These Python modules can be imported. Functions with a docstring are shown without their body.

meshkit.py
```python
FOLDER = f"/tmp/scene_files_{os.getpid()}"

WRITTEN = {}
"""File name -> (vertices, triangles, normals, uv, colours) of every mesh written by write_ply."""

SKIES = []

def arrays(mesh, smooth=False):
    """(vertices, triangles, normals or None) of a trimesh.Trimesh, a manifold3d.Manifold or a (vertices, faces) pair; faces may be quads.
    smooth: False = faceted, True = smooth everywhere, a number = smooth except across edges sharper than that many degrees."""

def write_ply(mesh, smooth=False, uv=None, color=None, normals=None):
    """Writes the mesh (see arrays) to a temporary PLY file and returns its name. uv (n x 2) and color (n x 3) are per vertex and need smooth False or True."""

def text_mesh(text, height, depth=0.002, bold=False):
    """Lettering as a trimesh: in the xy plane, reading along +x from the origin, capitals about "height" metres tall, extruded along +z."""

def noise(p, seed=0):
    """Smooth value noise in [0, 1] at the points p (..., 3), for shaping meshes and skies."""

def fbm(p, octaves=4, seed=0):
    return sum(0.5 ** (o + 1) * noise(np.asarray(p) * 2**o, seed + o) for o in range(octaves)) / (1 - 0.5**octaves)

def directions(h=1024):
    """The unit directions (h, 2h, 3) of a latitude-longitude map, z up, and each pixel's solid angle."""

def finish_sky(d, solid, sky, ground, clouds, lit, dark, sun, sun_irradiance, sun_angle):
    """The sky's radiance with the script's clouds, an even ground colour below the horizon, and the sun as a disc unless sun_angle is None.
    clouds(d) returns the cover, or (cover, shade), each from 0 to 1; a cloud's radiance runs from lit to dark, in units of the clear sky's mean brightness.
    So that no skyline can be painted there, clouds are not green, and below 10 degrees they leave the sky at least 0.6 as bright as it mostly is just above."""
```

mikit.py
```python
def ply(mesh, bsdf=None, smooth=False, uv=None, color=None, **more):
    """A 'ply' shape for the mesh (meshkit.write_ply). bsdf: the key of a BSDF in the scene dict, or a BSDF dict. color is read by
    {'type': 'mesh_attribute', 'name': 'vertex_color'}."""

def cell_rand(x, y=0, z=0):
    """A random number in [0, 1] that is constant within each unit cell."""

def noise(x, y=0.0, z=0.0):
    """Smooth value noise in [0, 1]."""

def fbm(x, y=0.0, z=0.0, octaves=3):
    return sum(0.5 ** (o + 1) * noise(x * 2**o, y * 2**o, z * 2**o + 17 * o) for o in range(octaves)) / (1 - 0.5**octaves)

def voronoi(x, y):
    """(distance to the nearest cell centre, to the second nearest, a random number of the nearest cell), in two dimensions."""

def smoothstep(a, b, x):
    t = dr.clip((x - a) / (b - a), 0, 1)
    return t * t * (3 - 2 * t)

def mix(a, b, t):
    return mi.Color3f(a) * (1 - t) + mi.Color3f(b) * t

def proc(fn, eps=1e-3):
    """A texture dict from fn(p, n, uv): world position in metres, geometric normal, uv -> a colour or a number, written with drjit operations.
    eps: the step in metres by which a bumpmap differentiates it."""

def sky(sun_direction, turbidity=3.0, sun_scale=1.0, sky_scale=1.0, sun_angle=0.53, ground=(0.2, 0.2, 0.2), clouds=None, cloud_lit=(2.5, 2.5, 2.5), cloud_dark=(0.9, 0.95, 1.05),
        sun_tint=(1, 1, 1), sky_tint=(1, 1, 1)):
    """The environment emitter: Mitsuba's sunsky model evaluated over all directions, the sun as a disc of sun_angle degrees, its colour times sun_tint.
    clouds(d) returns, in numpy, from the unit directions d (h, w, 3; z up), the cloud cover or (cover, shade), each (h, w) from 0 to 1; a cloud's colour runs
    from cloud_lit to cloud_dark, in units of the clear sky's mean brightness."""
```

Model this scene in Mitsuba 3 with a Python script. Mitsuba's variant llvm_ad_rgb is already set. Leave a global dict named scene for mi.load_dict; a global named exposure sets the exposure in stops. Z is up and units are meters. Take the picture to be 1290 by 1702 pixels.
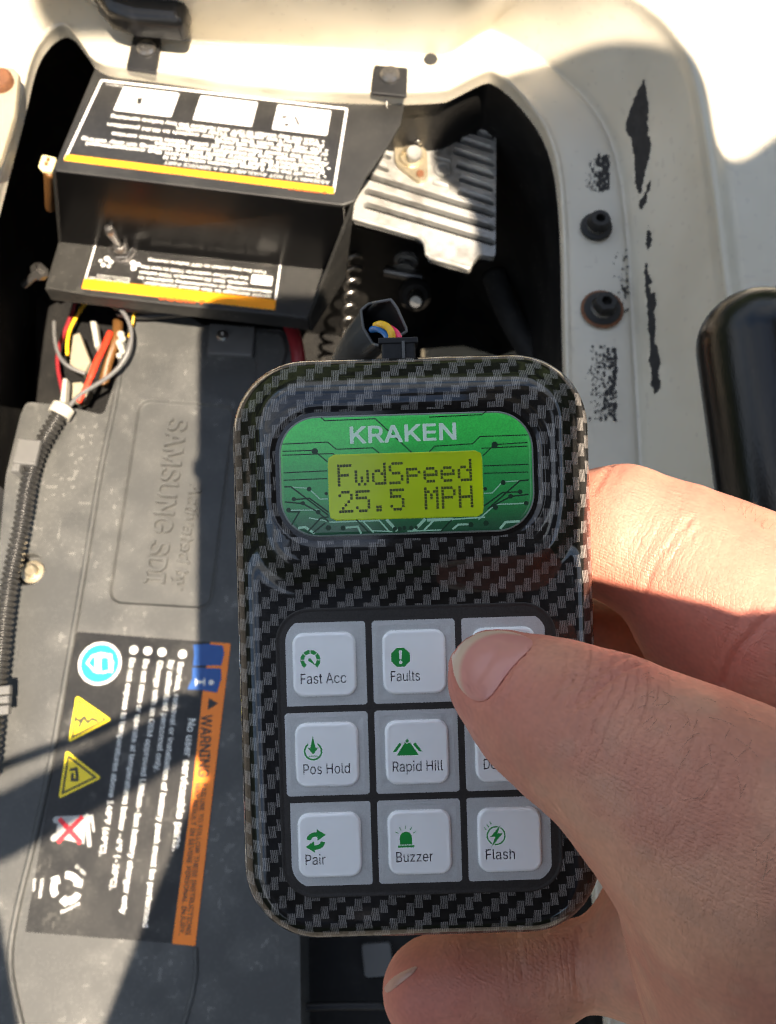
import math, random
import numpy as np, trimesh, shapely, mitsuba as mi, drjit as dr
import mikit, meshkit
from shapely.geometry import Polygon, LineString, Point, box as sbox
from shapely.ops import unary_union
from shapely import affinity
from scipy.spatial import cKDTree
T = mi.ScalarTransform4f
scene, labels = {}, {}
rng = np.random.default_rng(7)

# ------------------------------------------------------------------ camera, sky, exposure
W0, H0, FPX = 1290.0, 1702.0, 1520.0
PITCH = math.radians(18)
CX = np.array([1.0, 0, 0])
CF = np.array([0, math.sin(PITCH), -math.cos(PITCH)])
CU = np.array([0, math.cos(PITCH), math.sin(PITCH)])
C0 = np.array([0, 0, 0.5 * math.cos(PITCH)])
scene['camera'] = {'type': 'thinlens', 'fov': math.degrees(2 * math.atan(645 / FPX)), 'fov_axis': 'x',
                   'aperture_radius': 0.00042, 'focus_distance': 0.172, 'near_clip': 0.01, 'far_clip': 100.0,
                   'to_world': T().look_at(origin=C0.tolist(), target=(C0 + CF).tolist(), up=CU.tolist())}
SUN = np.array([0.21, -0.38, 1.0]); SUN /= np.linalg.norm(SUN)


def cloud_fn(d):
    n = meshkit.fbm(d * np.array([2.2, 2.2, 4.0]) + 3.1, 4, 5)
    return np.clip((n - 0.40) * 5, 0, 1) * 0.85, np.clip((n - 0.55) * 2, 0, 0.5)


scene['sky'] = mikit.sky(SUN, turbidity=3, ground=(0.25, 0.24, 0.22), clouds=cloud_fn, cloud_lit=(1.5, 1.48, 1.42), cloud_dark=(0.8, 0.82, 0.86), sky_scale=0.8, sky_tint=(1.12, 1.0, 0.86))
exposure = 3.6


# ------------------------------------------------------------------ helpers: geometry
def cam(px, py, D):
    return C0 + (px - 645) / FPX * D * CX - (py - 851) / FPX * D * CU + D * CF


def camxyz(x, y, z):                       # metres right, up, behind the lens
    return C0 + x * CX + y * CU - z * CF


class Plane:                                # z = z0 + gx x + gy y
    def __init__(s, z0, gx=0.0, gy=0.0):
        s.z0, s.gx, s.gy = z0, gx, gy
        n = np.array([-gx, -gy, 1.0]); s.n = n / np.linalg.norm(n)
        s.e1 = np.array([1, 0, gx]); s.e1 /= np.linalg.norm(s.e1)
        s.e2 = np.cross(s.n, s.e1)
        s.o = np.array([0, 0, z0])

    def p3(s, px, py):
        d = CF + (px - 645) / FPX * CX - (py - 851) / FPX * CU
        t = np.dot(s.o - C0, s.n) / np.dot(d, s.n)
        return C0 + t * d

    def p2(s, px, py):
        q = s.p3(px, py) - s.o
        return np.array([q @ s.e1, q @ s.e2])

    def poly(s, pts):
        return Polygon([s.p2(*p) for p in pts])

    def lift(s, mesh, h=0.0):               # mesh in (e1, e2, n) coordinates -> world
        v = np.asarray(mesh.vertices)
        w = s.o + v[:, :1] * s.e1 + v[:, 1:2] * s.e2 + (v[:, 2:3] + h) * s.n
        return trimesh.Trimesh(w, mesh.faces, process=False)


def round_poly(p, r):
    q = p.buffer(-r, quad_segs=6).buffer(2 * r, quad_segs=6).buffer(-r, quad_segs=6)
    return q if not q.is_empty else p


def polys(g):
    if g.is_empty:
        return []
    return [x for x in getattr(g, 'geoms', [g]) if x.geom_type == 'Polygon' and x.area > 1e-12]


def cat(ms):
    ms = [m for m in ms if m is not None and len(m.faces)]
    return trimesh.util.concatenate(ms) if len(ms) > 1 else ms[0]


def prism(p, z0, z1, c=0.0):
    """polygon(s) extruded from z0 to z1 with a chamfered top edge c"""
    out = []
    for g in polys(p):
        if c <= 0 or len(g.interiors):
            m = trimesh.creation.extrude_polygon(g, z1 - z0, engine='earcut'); m.apply_translation([0, 0, z0]); out.append(m); continue
        g = shapely.geometry.polygon.orient(g.simplify(c * 0.05))
        a = np.array(g.exterior.coords)[:-1]
        n = len(a)
        e = np.roll(a, -1, 0) - a
        nn = np.stack([-e[:, 1], e[:, 0]], 1); nn /= np.linalg.norm(nn, axis=1, keepdims=True) + 1e-15
        pn = np.roll(nn, 1, 0)
        m_ = nn + pn
        m_ /= np.maximum((m_ * nn).sum(1, keepdims=True), 0.35)
        b1, b2 = a + m_ * c * 0.3, a + m_ * c
        rows = [np.column_stack([a, np.full(n, z0)]), np.column_stack([a, np.full(n, z1 - c)]), np.column_stack([b1, np.full(n, z1 - 0.3 * c)]), np.column_stack([b2, np.full(n, z1)])]
        v = np.vstack(rows); f = []
        i = np.arange(n); j = (i + 1) % n
        for k in range(3):
            f.append(np.column_stack([k * n + i, k * n + j, (k + 1) * n + j])); f.append(np.column_stack([k * n + i, (k + 1) * n + j, (k + 1) * n + i]))
        try:
            cv, cf = trimesh.creation.triangulate_polygon(Polygon(b2), engine='earcut')
            cv2 = np.column_stack([cv, np.full(len(cv), z1)])
            f.append(cf + len(v)); v = np.vstack([v, cv2])
            cv, cf = trimesh.creation.triangulate_polygon(Polygon(a), engine='earcut')
            f.append(cf[:, ::-1] + len(v)); v = np.vstack([v, np.column_stack([cv, np.full(len(cv), z0)])])
        except Exception:
            pass
        out.append(trimesh.Trimesh(v, np.vstack(f), process=False))
    return cat(out)


def rrect(cx, cy, hw, hh, r, seg=8):
    return sbox(cx - hw + r, cy - hh + r, cx + hw - r, cy + hh - r).buffer(r, quad_segs=seg)


def spline(pts, n=60):
    pts = np.asarray(pts, float)
    from scipy.interpolate import CubicSpline
    t = np.r_[0, np.cumsum(np.linalg.norm(np.diff(pts, axis=0), axis=1))]
    k = min(3, len(pts) - 1)
    if len(pts) < 3:
        return pts[0] + (pts[-1] - pts[0]) * np.linspace(0, 1, n)[:, None]
    return CubicSpline(t, pts, bc_type='natural')(np.linspace(0, t[-1], n))


def tube(pts, rad, seg=12, caps=True):
    pts = np.asarray(pts, float); n = len(pts)
    rad = np.broadcast_to(rad, n).astype(float)
    tan = np.gradient(pts, axis=0); tan /= np.linalg.norm(tan, axis=1, keepdims=True) + 1e-15
    up = np.array([0.3, 0.1, 1.0]); x = np.cross(tan[0], up); x /= np.linalg.norm(x)
    rows = []; a = np.arange(seg) / seg * 2 * np.pi
    for i in range(n):
        x = x - tan[i] * (x @ tan[i]); x /= np.linalg.norm(x); y = np.cross(tan[i], x)
        rows.append(pts[i] + rad[i] * (np.cos(a)[:, None] * x + np.sin(a)[:, None] * y))
    v = np.vstack(rows); f = []
    k = np.arange(seg); k2 = (k + 1) % seg
    for i in range(n - 1):
        f.append(np.column_stack([i * seg + k, i * seg + k2, (i + 1) * seg + k2])); f.append(np.column_stack([i * seg + k, (i + 1) * seg + k2, (i + 1) * seg + k]))
    if caps:
        v = np.vstack([v, pts[0], pts[-1]]); m = n * seg
        f.append(np.column_stack([k2, k, np.full(seg, m)])); f.append(np.column_stack([(n - 1) * seg + k, (n - 1) * seg + k2, np.full(seg, m + 1)]))
    return trimesh.Trimesh(v, np.vstack(f), process=False)


def lathe(profile, origin, axis, seg=32, xdir=None):
    """profile [(r, h)...] around axis"""
    axis = np.asarray(axis, float) / np.linalg.norm(axis)
    x = np.cross(axis, [0.31, 0.2, 0.93] if xdir is None else xdir); x /= np.linalg.norm(x); y = np.cross(axis, x)
    a = np.arange(seg) / seg * 2 * np.pi
    ring = np.cos(a)[:, None] * x + np.sin(a)[:, None] * y
    v = np.vstack([np.asarray(origin) + r * ring + h * axis for r, h in profile]); f = []
    k = np.arange(seg); k2 = (k + 1) % seg
    for i in range(len(profile) - 1):
        f.append(np.column_stack([i * seg + k, i * seg + k2, (i + 1) * seg + k2])); f.append(np.column_stack([i * seg + k, (i + 1) * seg + k2, (i + 1) * seg + k]))
    return trimesh.Trimesh(v, np.vstack(f), process=False)


def quadbox(c8):                            # 8 corners: bottom 4 (ccw), top 4
    v = np.array(c8); f = [[0, 3, 2, 1], [4, 5, 6, 7], [0, 1, 5, 4], [1, 2, 6, 5], [2, 3, 7, 6], [3, 0, 4, 7]]
    f = np.array(f); return trimesh.Trimesh(v, np.vstack([f[:, [0, 1, 2]], f[:, [0, 2, 3]]]), process=False)


def obox(center, ex, ey, ez, hx, hy, hz, c=0.0):
    m = prism(sbox(-hx, -hy, hx, hy), -hz, hz, c)
    v = m.vertices
    return trimesh.Trimesh(np.asarray(center) + v[:, :1] * ex + v[:, 1:2] * ey + v[:, 2:3] * ez, m.faces, process=False)


_tc = {}


def glyphs(text, bold=False):               # flat lettering, capitals one unit tall, starting at x = 0
    if (text, bold) not in _tc:
        m = meshkit.text_mesh(text, 1.0, 0.01, bold=bold)
        top = m.face_normals[:, 2] > 0.5
        s = m.submesh([np.nonzero(top)[0]], append=True)
        v = np.array(s.vertices); v[:, 2] = 0
        _tc[(text, bold)] = (v, np.array(s.faces), m)
    return _tc[(text, bold)]


def text_on(plane, text, A, B, h, bold=False, lift=1e-4, slant=0.0, solid=0.0):
    """lettering on a plane, base line from pixel A to pixel B, capitals h pixels tall"""
    a, b = plane.p2(*A), plane.p2(*B)
    L = np.linalg.norm(b - a); ex = (b - a) / L; ey = np.array([-ex[1], ex[0]])
    mpp = L / math.hypot(B[0] - A[0], B[1] - A[1])
    v, f, m = glyphs(text, bold)
    if solid:
        v, f = np.array(m.vertices), np.array(m.faces); v[:, 2] = v[:, 2] / 0.01 * solid
    x0, x1 = v[:, 0].min(), v[:, 0].max()
    xs = (v[:, 0] - x0) / (x1 - x0) * L + slant * v[:, 1] * h * mpp
    ys = v[:, 1] * h * mpp
    w = np.column_stack([a + xs[:, None] * ex + ys[:, None] * ey, v[:, 2]])
    return plane.lift(trimesh.Trimesh(w, f, process=False), lift)


def patch(plane, pts, h0, h1, r=0.0, c=0.0):
    p = plane.poly(pts)
    return plane.lift(prism(round_poly(p, r) if r else p, h0, h1, c))


def grid_mesh(P):                           # (n, m, 3) -> quads, facing e_i x e_j
    n, m = P.shape[:2]
    i = np.arange(n * m).reshape(n, m)
    q = np.stack([i[:-1, :-1], i[1:, :-1], i[1:, 1:], i[:-1, 1:]], -1).reshape(-1, 4)
    return trimesh.Trimesh(P.reshape(-1, 3), np.vstack([q[:, :3], q[:, [0, 2, 3]]]), process=False)


def surface_nets(fn, lo, hi, h, coarse=4):
    lo, hi = np.asarray(lo, float), np.asarray(hi, float)
    n = (np.ceil((hi - lo) / h / coarse).astype(int) + 1) * coarse
    cg = np.stack(np.meshgrid(*[lo[k] + (np.arange(n[k] // coarse) + 0.5) * h * coarse for k in range(3)], indexing='ij'), -1)
    cd = fn(cg.reshape(-1, 3)).reshape(cg.shape[:3])
    near = np.abs(cd) < h * coarse * 1.6
    val = np.repeat(np.repeat(np.repeat(cd, coarse, 0), coarse, 1), coarse, 2).astype(np.float32)
    mk = np.repeat(np.repeat(np.repeat(near, coarse, 0), coarse, 1), coarse, 2)
    idx = np.argwhere(mk)
    for s in range(0, len(idx), 400000):
        k = idx[s:s + 400000]; val[k[:, 0], k[:, 1], k[:, 2]] = fn(lo + k * h)
    sg = val < 0
    c = [sg[a:n[0] - 1 + a, b:n[1] - 1 + b, d:n[2] - 1 + d] for a in (0, 1) for b in (0, 1) for d in (0, 1)]
    cnt = sum(x.astype(np.int8) for x in c); act = (cnt > 0) & (cnt < 8)
    ids = np.full(act.shape, -1, np.int64); ai = np.argwhere(act); ids[act] = np.arange(len(ai))
    acc, num = np.zeros((len(ai), 3)), np.zeros((len(ai), 1))
    corners = np.array([(a, b, d) for a in (0, 1) for b in (0, 1) for d in (0, 1)])
    for p in range(8):
        for q in range(p + 1, 8):
            if np.abs(corners[p] - corners[q]).sum() != 1:
                continue
            kp, kq = ai + corners[p], ai + corners[q]
            vp, vq = val[tuple(kp.T)].astype(float), val[tuple(kq.T)].astype(float)
            x = (vp < 0) != (vq < 0)
            t = np.where(x, vp / np.where(x, vp - vq, 1), 0)[:, None]
            acc += np.where(x[:, None], kp + t * (kq - kp), 0); num += x[:, None]
    verts = lo + acc / np.maximum(num, 1) * h
    faces = []
    for ax in range(3):
        o1, o2 = (ax + 1) % 3, (ax + 2) % 3
        sl = [slice(0, n[k] - 1) for k in range(3)]; s2 = list(sl); s2[ax] = slice(1, n[ax])
        a, b = sg[tuple(sl)], sg[tuple(s2)]
        e = np.argwhere(a != b)
        e = e[(e[:, o1] > 0) & (e[:, o2] > 0)]
        fl = a[tuple(e.T)]
        d1, d2 = np.eye(3, dtype=int)[o1], np.eye(3, dtype=int)[o2]
        q = np.stack([ids[tuple((e - d1 - d2).T)], ids[tuple((e - d2).T)], ids[tuple(e.T)], ids[tuple((e - d1).T)]], 1)
        q = np.where(fl[:, None], q, q[:, ::-1])
        faces.append(q[(q >= 0).all(1)])
    q = np.vstack(faces)
    return trimesh.Trimesh(verts, np.vstack([q[:, :3], q[:, [0, 2, 3]]]), process=False)


def hit(mesh, px, py):
    """first point of the mesh that a line of sight meets (numpy, for laying pieces on curved surfaces)"""
    d = CF + (px - 645) / FPX * CX - (py - 851) / FPX * CU
    tri = mesh.triangles; e1, e2 = tri[:, 1] - tri[:, 0], tri[:, 2] - tri[:, 0]
    pv = np.cross(d, e2); det = (e1 * pv).sum(1); det = np.where(np.abs(det) < 1e-14, 1e-14, det)
    tv = C0 - tri[:, 0]; u = (tv * pv).sum(1) / det
    qv = np.cross(tv, e1); v = (qv @ d) / det; t = (e2 * qv).sum(1) / det
    ok = (u >= -1e-6) & (v >= -1e-6) & (u + v <= 1 + 1e-6) & (t > 0)
    if not ok.any():
        return None, None
    k = np.argmin(np.where(ok, t, 9e9)); nn = np.cross(e1[k], e2[k]); nn /= np.linalg.norm(nn)
    return C0 + t[k] * d, nn if nn @ d < 0 else -nn


def decal(mesh, pts, off, step, dome=0.0, drop=0.0):
    """thin sheet that follows the mesh under a pixel outline"""
    g = Polygon(pts) if not isinstance(pts, Polygon) else pts
    ext = np.array(shapely.segmentize(g.exterior, step).coords)[:-1]
    x0, y0, x1, y1 = g.bounds
    inner = g.buffer(-step * 0.55)
    xs, ys = np.meshgrid(np.arange(x0, x1, step), np.arange(y0, y1, step))
    pin = np.array([(x, y) for x, y in zip(xs.ravel(), ys.ravel()) if inner.contains(Point(x, y))]).reshape(-1, 2)
    allp = np.vstack([ext, pin])
    from scipy.spatial import Delaunay
    tri = Delaunay(allp).simplices
    cen = allp[tri].mean(1); keep = np.array([g.contains(Point(*c)) for c in cen]); tri = tri[keep]
    bd = g.exterior
    P = []
    nrm = []
    for (x, y) in allp:
        p, n_ = hit(mesh, x, y)
        if p is None:
            p, n_ = cam(x, y, 0.2), -CF
        P.append(p); nrm.append(n_)
    P, nrm = np.array(P), np.array(nrm)
    dd = np.array([bd.distance(Point(*a)) for a in allp])
    lift = off + dome * np.sqrt(np.clip(dd / (step * 4), 0, 1)) - drop * (dd < 1e-6)
    V = P + nrm * lift[:, None]
    m = trimesh.Trimesh(V, tri, process=False)
    if (m.face_normals @ -CF).mean() < 0:
        m.invert()
    return m


# ------------------------------------------------------------------ helpers: scene entries
def numbered(key):
    if key not in scene and key not in labels and not any(k.startswith(key + '__') for k in scene):
        return key
    k = 1
    while True:
        n = f'{key}_{k:03d}'
        if n not in scene and n not in labels and not any(q.startswith(n + '__') for q in scene):
            return n
        k += 1


def thing(name, label, cat_, group=None):
    k = numbered(name); labels[k] = {'label': label, 'category': cat_}
    if group:
        labels[k]['group'] = group
    return k


def add(name, mesh, mat, parent=None, smooth=False, uv=None, **info):
    k = numbered(parent + '__' + name if parent else name)
    scene[k] = mikit.ply(mesh, mat, smooth, uv=uv)
    if info:
        labels[k] = dict(labels.get(k, {}), **info)
    return k


def solo(name, mesh, mat, label, cat_, smooth=False, group=None):
    k = add(name, mesh, mat, None, smooth); labels[k] = {'label': label, 'category': cat_}
    if group:
        labels[k]['group'] = group
    return k


# ------------------------------------------------------------------ materials
def tex(v):
    if callable(v):
        return mikit.proc(v)
    return {'type': 'rgb', 'value': list(map(float, v))} if isinstance(v, (tuple, list)) else float(v)


def mat(name, col, rough=0.5, bump=None, bscale=1.0, eps=1e-4, **kw):
    d = {'type': 'principled', 'base_color': tex(col), 'roughness': mikit.proc(rough) if callable(rough) else float(rough), **kw}
    if bump is not None:
        d = {'type': 'bumpmap', 'arbitrary': mikit.proc(bump, eps), 'scale': float(bscale), 'bsdf': d}
    scene['mat_' + name] = {'type': 'twosided', 'bsdf': d}


N, FB, SS, MIX = mikit.noise, mikit.fbm, mikit.smoothstep, mikit.mix
C3 = mi.Color3f


def dusty(base, dust, amount=0.5, s1=60.0, s2=900.0):
    def fn(p, n, uv):
        a = FB(p.x * s1, p.y * s1, p.z * s1 + 3)
        b = FB(p.x * s2, p.y * s2, p.z * s2)
        sp = SS(0.78, 0.86, N(p.x * 420, p.y * 420, p.z * 420 + 9))
        return MIX(base, dust, dr.clip(amount * (0.35 * SS(0.35, 0.75, a) + 0.35 * SS(0.45, 0.8, b) * a + 0.8 * sp * SS(0.4, 0.7, a)), 0, 1))
    return fn


def rough_var(lo, hi, s=80.0):
    return lambda p, n, uv: lo + (hi - lo) * FB(p.x * s, p.y * s, p.z * s)


def grain(s):
    return lambda p, n, uv: FB(p.x * s, p.y * s, p.z * s)


def cream_fn(p, n, uv):
    a = FB(p.x * 25, p.y * 25, p.z * 25); b = FB(p.x * 160, p.y * 160, p.z * 160 + 5)
    c = MIX((0.45, 0.418, 0.345), (0.40, 0.366, 0.295), SS(0.35, 0.7, a))
    return MIX(c, (0.34, 0.31, 0.26), 0.28 * SS(0.55, 0.85, b) * SS(0.4, 0.75, a) + 0.35 * SS(0.80, 0.86, N(p.x * 380, p.y * 380, p.z * 380)))


mat('cream_paint', cream_fn, rough_var(0.22, 0.5), specular=0.5, clearcoat=0.4, clearcoat_gloss=0.9)
mat('ledge_paint', lambda p, n, uv: MIX(cream_fn(p, n, uv), (0.42, 0.40, 0.36), 0.35 * FB(p.x * 90, p.y * 40, p.z * 60)), 0.5, specular=0.4)
mat('dark_hole', (0.012, 0.012, 0.012), 0.7)
mat('black_plastic', dusty((0.011, 0.0115, 0.0125), (0.05, 0.048, 0.044), 0.35), rough_var(0.35, 0.6), specular=0.35)
mat('bay_black', dusty((0.006, 0.006, 0.0062), (0.045, 0.042, 0.036), 0.4), 0.55, specular=0.25)
mat('battery_lid', dusty((0.046, 0.0475, 0.0465), (0.155, 0.154, 0.145), 0.5), rough_var(0.42, 0.62), bump=grain(2600), bscale=0.00010, specular=0.45)
mat('battery_print', dusty((0.009, 0.009, 0.0088), (0.085, 0.083, 0.074), 0.45, 75), rough_var(0.3, 0.5), specular=0.4)
mat('tray_steel', dusty((0.0125, 0.0125, 0.012), (0.058, 0.056, 0.050), 0.45), rough_var(0.38, 0.6), bump=grain(3000), bscale=0.00008, specular=0.5)
mat('gloss_black', (0.0032, 0.0032, 0.0034), 0.24, specular=0.10)
mat('conduit_black', dusty((0.018, 0.018, 0.018), (0.08, 0.078, 0.07), 0.4), 0.28, specular=0.5)
mat('label_black', dusty((0.014, 0.014, 0.014), (0.10, 0.095, 0.085), 0.3), 0.35)
mat('print_white', dusty((0.62, 0.62, 0.60), (0.4, 0.38, 0.34), 0.4), 0.45)
mat('print_grey', (0.34, 0.34, 0.33), 0.45)
mat('print_black', (0.015, 0.014, 0.013), 0.45)
mat('sticker_amber', (0.80, 0.30, 0.008), 0.4)
mat('sticker_orange', (0.80, 0.20, 0.012), 0.4)
mat('print_yellow', (0.80, 0.60, 0.015), 0.4)
mat('print_blue', (0.012, 0.25, 0.62), 0.4)
mat('print_navy', (0.012, 0.065, 0.24), 0.4)
mat('print_red', (0.62, 0.02, 0.03), 0.4)
mat('print_rust', (0.52, 0.09, 0.01), 0.4)


def alu_fn(p, n, uv):
    a = FB(p.x * 300, p.y * 300, p.z * 300); b = FB(p.x * 60, p.y * 60, p.z * 60 + 4)
    return MIX((0.35, 0.348, 0.335), (0.20, 0.195, 0.18), SS(0.4, 0.75, 0.5 * a + 0.5 * b))


mat('aluminium', alu_fn, rough_var(0.28, 0.48, 150), metallic=0.3, specular=0.5)
mat('bare_metal', (0.45, 0.43, 0.40), 0.3, metallic=1.0)
mat('steel_dark', (0.20, 0.195, 0.19), 0.32, metallic=0.9)
mat('zinc', lambda p, n, uv: MIX((0.62, 0.55, 0.40), (0.36, 0.30, 0.20), FB(p.x * 400, p.y * 400, p.z * 400)), 0.36, metallic=0.8)
mat('rust', lambda p, n, uv: MIX((0.19, 0.075, 0.028), (0.06, 0.026, 0.014), FB(p.x * 700, p.y * 700, p.z * 700)), 0.85)
mat('rubber', dusty((0.014, 0.0138, 0.0135), (0.07, 0.065, 0.055), 0.4), 0.6, specular=0.3)
mat('scuff_black', lambda p, n, uv: MIX((0.035, 0.034, 0.034), (0.018, 0.018, 0.018), FB(p.x * 500, p.y * 500, p.z * 500)), 0.75, specular=0.2)
mat('vinyl_black', lambda p, n, uv: MIX((0.005, 0.0052, 0.0058), (0.010, 0.010, 0.011), SS(0.5, 0.8, FB(p.x * 300, p.y * 40, p.z * 60))), rough_var(0.15, 0.27, 200), specular=0.42, bump=grain(2200), bscale=0.00006)
mat('wire_red', (0.70, 0.045, 0.02), 0.35)
mat('wire_pink', (0.80, 0.035, 0.14), 0.35)
mat('wire_yellow', (0.78, 0.44, 0.02), 0.35)
mat('wire_blue', (0.015, 0.13, 0.36), 0.35)
mat('wire_grey', (0.10, 0.10, 0.10), 0.4)
mat('sleeve', dusty((0.032, 0.031, 0.029), (0.10, 0.095, 0.08), 0.6), 0.5)
mat('wire_black', (0.016, 0.016, 0.016), 0.35)
mat('wire_brown', (0.12, 0.055, 0.016), 0.45)
mat('wire_maroon', (0.20, 0.015, 0.02), 0.4)
mat('nylon_white', dusty((0.40, 0.385, 0.34), (0.22, 0.20, 0.16), 0.7, 90), 0.5)
mat('nylon_tan', dusty((0.27, 0.24, 0.175), (0.2, 0.17, 0.12), 0.6), 0.5)
mat('clip_grey', (0.10, 0.10, 0.098), 0.5)
mat('tag_cream', (0.66, 0.56, 0.30), 0.5)
mat('ground', dusty((0.065, 0.063, 0.06), (0.045, 0.044, 0.042), 0.8, 3, 40), 0.9)
mat('cloth', lambda p, n, uv: MIX((0.10, 0.13, 0.20), (0.07, 0.09, 0.15), FB(p.x * 60, p.y * 60, p.z * 60)), 0.85)


# ------------------------------------------------------------------ the setting
add('ground', trimesh.Trimesh([[-40, -40, -0.75], [40, -40, -0.75], [40, 40, -0.75], [-40, 40, -0.75]], [[0, 1, 2], [0, 2, 3]], process=False), 'mat_ground', kind='structure')

# ------------------------------------------------------------------ cart body: ledge round the compartment, wall, outer panel
body = thing('golf_cart_body', 'cream painted cart body shell round the open battery compartment, scuffed on its right ledge', 'golf cart body')
Zl, Zw = 0.115, 0.152
inner = [(-60, 640), (-30, 430), (6, 290), (38, 172), (55, 92), (84, 52), (112, 42), (134, 72), (160, 112), (245, 120), (430, 150), (620, 160), (738, 156), (752, 150), (806, 122), (822, 122), (862, 154), (912, 222), (933, 325), (937, 620), (955, 1150), (1005, 1680), (1030, 1960)]
back = [(-190, 640), (-165, 430), (-140, 260), (-110, 110), (-70, 20), (-20, -30), (40, -45), (120, -30), (215, 50), (290, 62), (450, 70), (620, 82), (732, 90), (750, 84), (808, 46), (828, 47), (905, 93), (1003, 180), (1044, 300), (1063, 640), (1090, 1150), (1140, 1680), (1165, 1960)]
top = [(-250, 650), (-235, 430), (-215, 230), (-180, 60), (-140, -50), (-80, -100), (0, -125), (110, -110), (215, -72), (300, -66), (450, -64), (620, -60), (760, -58), (800, -56), (890, -46), (930, -40), (1040, 0), (1128, 72), (1166, 210), (1216, 640), (1275, 1150), (1330, 1680), (1365, 1960)]
outer = [(-420, 650), (-410, 400), (-400, 150), (-370, -150), (-340, -320), (-280, -420), (-160, -460), (60, -470), (215, -470), (320, -470), (450, -470), (620, -470), (770, -470), (850, -470), (1000, -460), (1090, -440), (1330, -330), (1560, -120), (1680, 130), (1750, 620), (1800, 1150), (1850, 1680), (1880, 1960)]


def chaikin(a, k, closed=False):
    a = np.asarray(a, float)
    for _ in range(k):
        q = 0.75 * a[:-1] + 0.25 * a[1:]; r = 0.25 * a[:-1] + 0.75 * a[1:]
        m = np.empty((2 * len(q),) + a.shape[1:]); m[0::2] = q; m[1::2] = r
        a = np.concatenate([a[:1], m, a[-1:]])
    return a


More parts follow.
